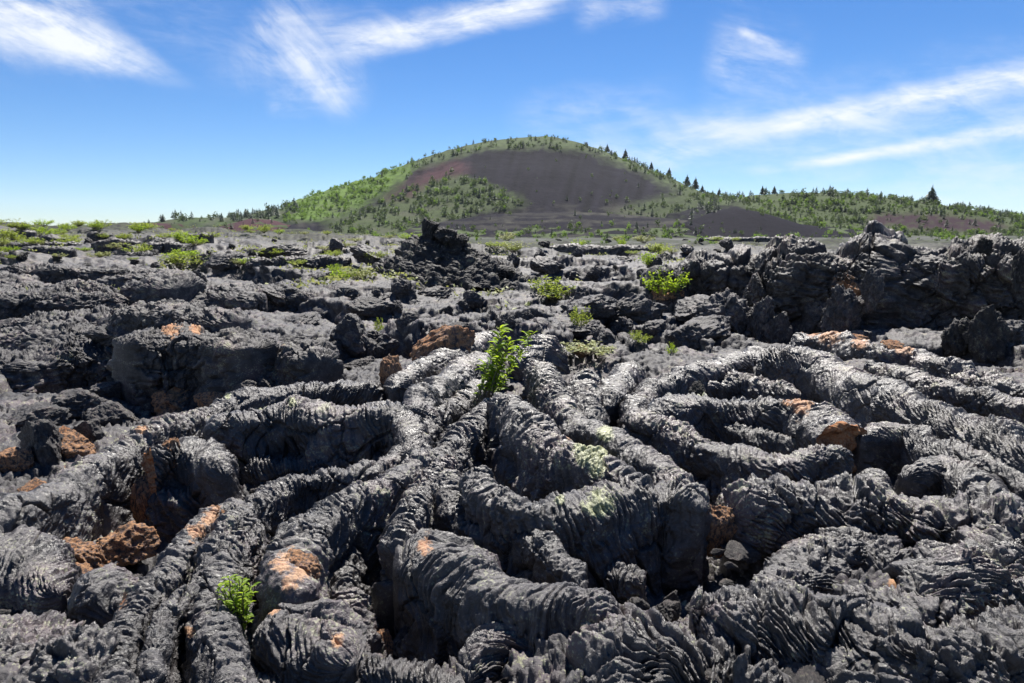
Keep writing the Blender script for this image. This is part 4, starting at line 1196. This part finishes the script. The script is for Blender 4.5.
# left: the block with the dark front and the orange slabs
lobe('big flat-topped block with a deep shadowed front, left of centre', [(120, 342, 22), (150, 338, 30), (190, 336, 34), (232, 338, 30), (250, 346, 20)], z=.62, wall=.9, flat=.18, rope=.5, rough=2.5, block=.22, mat=M_ROCK, name='lava_block', cat='rock block', ends=(.4, .4), ox=[(170, 328, 12), (196, 328, 8)])
lobe('dark slab right of the flat-topped block, rusty along its edge', [(236, 356, 16), (262, 350, 22), (294, 350, 22), (322, 356, 18)], z=.48, wall=.7, flat=.2, rope=.5, rough=2.5, block=.2, mat=M_ROCK, name='lava_slab', cat='rock slab', ends=(.4, .4), ox=[(268, 344, 12), (250, 346, 8)])
R('oxslab', 176, 408, 60, 34, 'large ochre and orange rock below the flat-topped block', var=1, dep=.8, tilt=(-22, -8))
R('oxslab', 210, 405, 36, 20, 'bright rust-orange flat rock beside the ochre one', var=3, tilt=(-28, -2))
R('boulder', 240, 400, 34, 24, 'rounded grey stone right of the rust-orange rock', var=4)
R('boulder', 262, 394, 20, 20, 'small pointed stone behind the rounded grey one', var=1)
R('spire', 116, 396, 26, 28, 'black wedge with a pointed top at the left of the ochre rock', var=4)
R('boulder', 34, 458, 62, 46, 'dark cube-like block near the left edge', var=2, dep=.7)
R('orange', 8, 470, 40, 26, 'orange-brown rock at the left edge below the dark block', var=0)
R('oxslab', 62, 452, 50, 26, 'tilted rusty slab above the long lobe at the left', var=4, tilt=(-22, 10))
R('slab', 110, 424, 50, 24, 'pinkish grey slab below the black wedge', var=0, tilt=(-12, 12))
R('slab', 74, 410, 50, 24, 'low grey slab between the dark block and the black wedge', var=4)
R('boulder', 104, 396, 28, 18, 'small smooth grey hump behind the pinkish slab', var=3)
R('slab', 24, 424, 54, 22, 'broad grey slab near the left edge above the dark block', var=1, tilt=(-16, 8))
R('boulder', 140, 408, 30, 22, 'angular grey stone right of the pointed black wedge', var=0)
R('oxslab', 150, 410, 26, 10, 'thin rusty chip below the black wedge', var=2, tilt=(-20, 5))
R('boulder', 82, 440, 36, 26, 'dark chipped stone beside the tilted rusty slab', var=2)
R('slab', 130, 470, 44, 26, 'grey slab leaning against the front of the long lobe', var=3, tilt=(-28, -8))
R('oxslab', 34, 500, 44, 20, 'tan slab under the long lobe near the left edge', var=4, tilt=(-24, 6))
R('boulder', 60, 520, 40, 28, 'dark blocky stone left of the red streaked rock', var=3)
R('oxslab', 54, 600, 54, 22, 'rust veined slab above the mauve corner lobe', var=1, tilt=(-22, -6))
# rusty group lower left
R('oxslab', 70, 568, 60, 50, 'brown rock with a flat tan face, at lower left', var=2, dep=.8, tilt=(-25, -5))
R('oxslab', 120, 560, 62, 46, 'pale orange broken rock right of the flat-faced brown one', var=1, dep=.8, tilt=(-26, -2))
R('orange', 150, 528, 40, 62, 'rugged upright rock streaked red and grey, beside the fluted block', var=0, dep=.8)
R('orange', 168, 462, 26, 30, 'rusty upright chunk on top of the fluted block', var=4, z=.25)
R('boulder', 110, 500, 36, 34, 'grey stone with tan edge between the long lobe and the red streaked rock', var=1)
R('dark', 36, 580, 48, 42, 'black clinkery boulder beside the rusty rocks at lower left', var=1)
R('oxslab', 96, 582, 52, 26, 'low orange rock with a dark hole, below the flat-faced one', var=3, tilt=(-25, 2))
R('oxslab', 216, 524, 40, 30, 'orange and white crusted rock at the top of the ringed lobe', var=0, z=.2, tilt=(-25, -10))
R('orange', 8, 560, 26, 26, 'brown rock at the left edge beside the combed lobe', var=1)
R('oxslab', 296, 574, 48, 34, 'large bright orange patch of rock breaking out of the stout lobe', var=2, z=.2, dep=.9, tilt=(-24, -6))
R('orange', 336, 572, 26, 22, 'small ochre rock in the shade of the hollow', var=3, z=-.1)
R('boulder', 337, 592, 20, 18, 'tan rounded stone under the small ochre rock', var=4, z=-.12)
# hollow at the bottom
R('rough', 410, 656, 36, 44, 'pitted grey boulder standing in the bottom hollow', var=0, z=-.25)
R('orange', 382, 648, 22, 26, 'brownish stone left of the pitted boulder', var=4, z=-.2)
R('rough', 450, 664, 38, 30, 'rough brown-topped boulder right of the pitted one', var=3, z=-.2)
# stones at the centre bottom
R('boulder', 642, 614, 28, 24, 'clean grey faceted stone below the upright stump', var=0, z=-.05)
R('slab', 668, 612, 30, 20, 'small grey slab right of the faceted stone', var=1, z=-.02, tilt=(-20, 0))
R('boulder', 672, 600, 18, 20, 'upright square stone behind the small slab', var=2, z=.0)
R('orange', 704, 616, 18, 22, 'brown leaning stone right of the small slab', var=1, z=.02)
R('oxslab', 634, 628, 34, 12, 'flat tan stone below the faceted one', var=0, z=.05, tilt=(-15, 2))
R('orange', 716, 540, 44, 44, 'rusty rock snapped open at the right end of the front wall', var=3, z=.10)
R('rough', 756, 520, 30, 24, 'pitted ring shaped rock right of the snapped wall end', var=2, z=.15)

# spatter mound: one heap with fused summit blocks
def spatter_mound():
    b = drop(440, 282); dist = b[1]; cx = (438 - 512) / F * dist
    n, m = 260, 260
    A, Rr = np.meshgrid(np.linspace(0, 2 * math.pi, n), np.linspace(0, 1, m) ** .8)
    Rw = 98 * dist / F * Rr * (1 + .18 * np.sin(A * 2 + 1))
    hgt = 50 * dist / F
    P = np.stack([np.cos(A) * Rw, np.sin(A) * Rw * .9, hgt * (np.maximum(1 - Rr, 0) ** 1.35) * 1.0 - .30 * Rr], 2)
    N = grid_normals(P); N *= np.sign(N[..., 2:3]); N[0] = [0, 0, 1]
    for s, a, sd in ((1.3, .30, 1), (3.0, .16, 2), (6.5, .075, 3)):
        f1, f2, hh = cells3(P * s, sd + 20)
        P = P + N * (a * (hh * 1.1 - f1 * .9))[..., None]
    P = P + N * (.05 * (.3 - np.abs(fbm3(P, 9, 3, 9))))[..., None]
    P[:, -1] = P[:, 0]
    o = link('spatter_mound', mesh_np('spatter_mound', P.reshape(-1, 3), grid_faces(m, n), M_DARK), (cx, dist + .6, b[2]))
    tag(o, 'black craggy spatter mound rising from the plain in front of the hill', 'spatter mound')
    px = dist / F
    for k, (dx, dz, w, h) in enumerate(((-10, 40, 16, 24), (8, 38, 20, 18), (-22, 26, 22, 20), (22, 30, 18, 18), (-4, 50, 12, 10), (40, 12, 26, 18), (-48, 6, 24, 12), (4, 20, 34, 20), (64, 2, 24, 14), (-70, 0, 20, 10), (30, 20, 20, 14))):
        s = link('summit_block', lib('dark')[k % 5], (dx * px, -.25 - .1 * (k % 3), dz * px), o)
        s.scale = (w * px * .55, w * px * .5, h * px * .5); s.rotation_euler[2] = k * 1.3


spatter_mound()

# broken ledges of crust across the plain
def ledge(px_, py_, wpx, hpx, label, group=None, ang=None):
    b = drop(px_, py_); m = depth(b) / F
    ln = wpx * m; h = hpx * m; ang = math.radians(random.uniform(-50, 50) if ang is None else ang)
    W_ = []
    for k in range(5):
        t = k / 4 - .5
        W_.append((b[0] + math.cos(ang) * ln * t + random.uniform(-.06, .06) * ln, b[1] + math.sin(ang) * ln * t + random.uniform(-.08, .08) * ln + .25,
                   b[2] + h * random.uniform(.75, 1.15) * (1 - .5 * abs(t)), max(.35, h * random.uniform(1.1, 2.2))))
    o = lobe(label, [], world=W_, wall=h * 1.3 + .2, flat=random.uniform(.12, .3), rope=random.uniform(.3, .8), rough=random.uniform(2, 4), block=max(.14, h * random.uniform(.35, .6)), lump=1.0,
             mat=random.choice([M_PLAIN, M_PLAIN, M_ROCK]), ends=(.7, .7), name='lava_ledge', cat='rock ledge', group=group)
    return o


n_l = 0
while n_l < 36:
    px_, py_ = random.uniform(-20, 800), 238 + 135 * random.random() ** 1.5
    if abs(px_ - 440) < 115 and py_ < 320: continue
    if 520 < px_ < 700 and py_ > 262: continue
    if px_ > 660 and py_ > 250: continue
    if 90 < px_ < 340 and py_ > 330: continue
    if px_ > 300 and py_ > 318: continue
    sc = .35 + (py_ - 235) / 90
    ledge(px_, py_, random.uniform(50, 150) * sc, random.uniform(5, 15) * sc, 'low broken ledge of dark crust crossing the lava plain', 'broken ledges of the lava plain')
    n_l += 1

# loose rocks over the plain
SCAT = [('boulder', 'angular black boulder on the open lava plain', 'boulders on the lava plain', 40, (0, 1024), (252, 350), (10, 26)),
        ('rough', 'rough pitted boulder on the open lava plain', 'pitted boulders on the plain', 40, (380, 860), (246, 345), (9, 26)),
        ('slab', 'flat tilted slab of lava crust on the open plain', 'slabs on the lava plain', 45, (0, 720), (250, 372), (20, 64)),
        ('dark', 'small black clinker heap far out on the plain', 'clinker heaps far out on the plain', 45, (0, 760), (238, 268), (6, 18)),
        ('orange', 'small rust coloured stone lying among dark rubble', 'rusty stones among the lava', 22, (0, 1024), (330, 470), (6, 16))]
for kind, lab, grp, n, xr, yr, wr in SCAT:
    k = 0
    while k < n:
        px_, py_ = random.uniform(*xr), random.uniform(*yr)
        if kind != 'orange' and abs(px_ - 440) < 70 and 240 < py_ < 285: continue
        if px_ > 790 and py_ < 340: continue
        w = random.uniform(*wr) * (.6 + .6 * (py_ - 235) / 100)
        if kind == 'rough' and n2(np.array(px_ / 60.), np.array(py_ / 18.), 77) < -.1: continue
        h = w * {'boulder': .6, 'rough': .7, 'slab': .30, 'dark': .5, 'orange': .5}[kind] * random.uniform(.7, 1.3)
        R(kind, px_, py_, w, h, lab, grp, tilt=(random.uniform(-20, 8), random.uniform(-18, 18)), dep=random.uniform(.7, 1.1), sink=.02)
        k += 1
# loose stones between the lobes of the foreground
for k in range(70):
    px_, py_ = random.uniform(-10, 1034), random.uniform(385, 675)
    w = random.uniform(7, 22) * (.5 + (py_ - 330) / 300)
    R(random.choice(['boulder', 'rough']), px_, py_, w, w * random.uniform(.5, .9), 'loose dark stone lying between the ropy lobes', 'loose stones between the lobes', tilt=(random.uniform(-25, 25), random.uniform(-25, 25)))

# broken flakes lying over the folded foreground
for k in range(64):
    if k < 46: px_, py_ = random.uniform(650, 1035), random.uniform(520, 690)
    else: px_, py_ = random.uniform(-10, 110), random.uniform(590, 690)
    w = random.uniform(16, 46) * (.5 + (py_ - 420) / 380)
    kd = random.choice(['slab', 'slab', 'rough', 'boulder'])
    R(kd, px_, py_, w, w * random.uniform(.22, .45), 'crumpled dark flake of crust on the folded foreground lava', 'crust flakes on the foreground lava', z=random.uniform(.06, .20), tilt=(random.uniform(-35, 5), random.uniform(-25, 25)), dep=random.uniform(.6, 1.1))

# ------------------------------------------------------------------ plants
leafy_plant(486, 398, .25, 82, 70, 16, 'tall leafy green plant with pale flower heads in the centre', 1, lean=.34, flower=True)
leafy_plant(241, 624, .10, 76, 44, 13, 'bright green leafy plant growing from the lower left lobe', 2)
shrub(553, 302, 48, 26, 'olive green shrub with grey dead stems left of the tilted slab'); shrub(664, 300, 44, 32, 'largest bright green shrub, right of centre below the apron', 'leaf')
shrub(648, 272, 22, 16, 'small bright shrub just above the largest one', 'leaf'); shrub(580, 334, 24, 26, 'upright thin shrub behind the domed folds')
shrub(590, 356, 60, 12, 'pale dry grass clump behind the ringed lobes', 'pale', name='grass_clump', cat='grass clump'); shrub(63, 374, 22, 18, 'yellow-green shrub on the bare slab at the left')
shrub(346, 280, 30, 14, 'bright green shrub left of the spatter mound', 'leaf'); shrub(334, 273, 16, 10, 'tiny green shrub above the one left of the mound', 'leaf')
shrub(162, 278, 12, 11, 'single bright tuft of green above the dark crack', 'leaf'); shrub(8, 303, 22, 12, 'green shrub at the left edge on the plain', 'leaf')
shrub(408, 268, 14, 8, 'small green tuft on the flank of the spatter mound', 'leaf'); shrub(762, 274, 9, 11, 'bright green tuft beside the craggy boulder', 'leaf')
shrub(640, 342, 24, 14, 'sparse yellowish shrub left of the tilted slab'); shrub(672, 354, 12, 14, 'tiny upright green shoots beside the dark angular boulder', 'leaf')
shrub(380, 338, 12, 22, 'thin dark green sprig behind the rounded grey stone'); shrub(498, 288, 8, 8, 'lone green tuft on the pale slope right of the mound', 'leaf')
shrub(102, 348, 16, 14, 'pale shrub left of the flat-topped block'); shrub(126, 358, 18, 12, 'dry pale tuft below the pale shrub at the left', 'pale', name='grass_clump', cat='grass clump')
shrub(578, 250, 14, 12, 'bright round shrub at the foot of the apron', 'leaf'); shrub(622, 248, 12, 12, 'second bright shrub at the apron foot, right of the round one', 'leaf')
for k in range(72):
    u_ = random.random()
    if u_ < .55: px_, py_ = random.uniform(-10, 400), 231 + random.random() ** 1.7 * 50
    elif u_ < .8: px_, py_ = random.uniform(400, 760), 240 + random.random() ** 1.5 * 20
    else: px_, py_ = random.uniform(-10, 120), 229 + random.random() * 40
    w = random.uniform(12, 34) * (.55 + (py_ - 228) / 70)
    shrub(px_, py_, w, w * random.uniform(.24, .45), 'low yellow-green shrub scattered over the lava plain', random.choice(['sage', 'sage', 'leaf', 'pale']), 'shrubs scattered over the lava plain')


for k in range(30):
    px_, py_ = random.uniform(-10, 150), 229 + random.random() ** 1.5 * 26
    w = random.uniform(14, 34) * (.6 + (py_ - 228) / 60)
    shrub(px_, py_, w, w * random.uniform(.3, .5), 'low yellow-green shrub scattered over the lava plain', random.choice(['sage', 'leaf']), 'shrubs scattered over the lava plain')


def ground_tufts():
    r = np.random.default_rng(8); Vs, Fs, off = [], [], 0
    k = 0
    while k < 1500:
        rr = r.uniform(16, 105); a = math.radians(r.uniform(-42, 22)); x, y = rr * math.sin(a), rr * math.cos(a)
        if n2(np.array(x * .12), np.array(y * .12), 91) < .0: k += .3; continue
        z = gz(x, y); n = 14; s = r.uniform(.12, .3)
        P = np.array([x, y, z + .08]) + r.normal(size=(n, 3)) * [s, s, .06]; N = r.normal(size=(n, 3)) + [0, 0, .6]; N /= np.linalg.norm(N, axis=1)[:, None]
        v, f = leaves_np(P, N, .14, .6, r); Vs.append(v); Fs.append(f + off); off += len(v); k += 1
    tag(link('ground_cover', mesh_np('ground_cover', np.concatenate(Vs), np.concatenate(Fs), M_PALE, smooth=False)), 'sparse pale green herbs and grass among the far lava', kind='stuff')


ground_tufts()

# ------------------------------------------------------------------ far hills and trees
HAZE = 0.00005
if HAZE:
    bx = np.array([[-3100, -60, -4], [3100, -60, -4], [3100, 3100, -4], [-3100, 3100, -4], [-3100, -60, 125], [3100, -60, 125], [3100, 3100, 125], [-3100, 3100, 125]], float)
    hm, hn, ho = new_mat('haze_air')
    pv = hn.node('ShaderNodeVolumePrincipled'); pv.inputs['Density'].default_value = HAZE; pv.inputs['Color'].default_value = rgb(.80, .88, 1.0)
    hn.t.links.new(pv.outputs[0], ho.inputs['Volume'])
    tag(link('haze', mesh_np('haze', bx, np.array([[0, 3, 2, 1], [4, 5, 6, 7], [0, 1, 5, 4], [1, 2, 6, 5], [2, 3, 7, 6], [3, 0, 4, 7]]), hm, smooth=False)), 'thin pale blue air haze over the lava field and hills', kind='stuff')
ridge('cinder_cone', 'broad dark cinder cone hill with green flanks', MAIN, 720, 330, 420, 1, 4.0, 520, 300)
ridge('forest_ridge', 'lower hill on the right covered with small trees', RIGHT, 460, 170, 220, 2, 2.4, 460, 220)
ridge('cinder_apron', 'low bare cinder slopes with pale bands below the cone', APRON, 330, 110, 120, 3, 1.2, 320, 180)
ridge('dark_mound', 'small dark cinder mound at the foot of the right hill', MOUND, 280, 60, 60, 4, .5, 160, 120)
ridge('red_mound', 'small reddish cinder mound left of the cone', [(225, 0), (238, 7), (255, 12), (270, 10), (290, 4), (305, 0)], 430, 60, 60, 5, .6, 120, 90)
ridge('red_mound', 'low reddish mound on the left horizon', [(95, 0), (118, 3), (150, 7), (172, 6), (190, 0)], 400, 50, 60, 6, .4, 120, 90)
finish_hills()
plant_trees()

# ------------------------------------------------------------------ camera and picture settings
cam = bpy.data.cameras.new('camera'); cam.sensor_width = 36; cam.lens = F / 1024 * 36; cam.clip_start = .05; cam.clip_end = 20000
co = bpy.data.objects.new('camera', cam); COL.objects.link(co)
co.location = (0, 0, CAMZ); co.rotation_euler = (math.radians(90) - PITCH, 0, 0)
S.camera = co
S.view_settings.view_transform = 'Standard'; S.view_settings.look = 'None'; S.view_settings.gamma = 1
S.view_settings.use_curve_mapping = False; S.view_settings.exposure = EXPO
S.cycles.max_bounces = 6; S.cycles.use_denoising = True
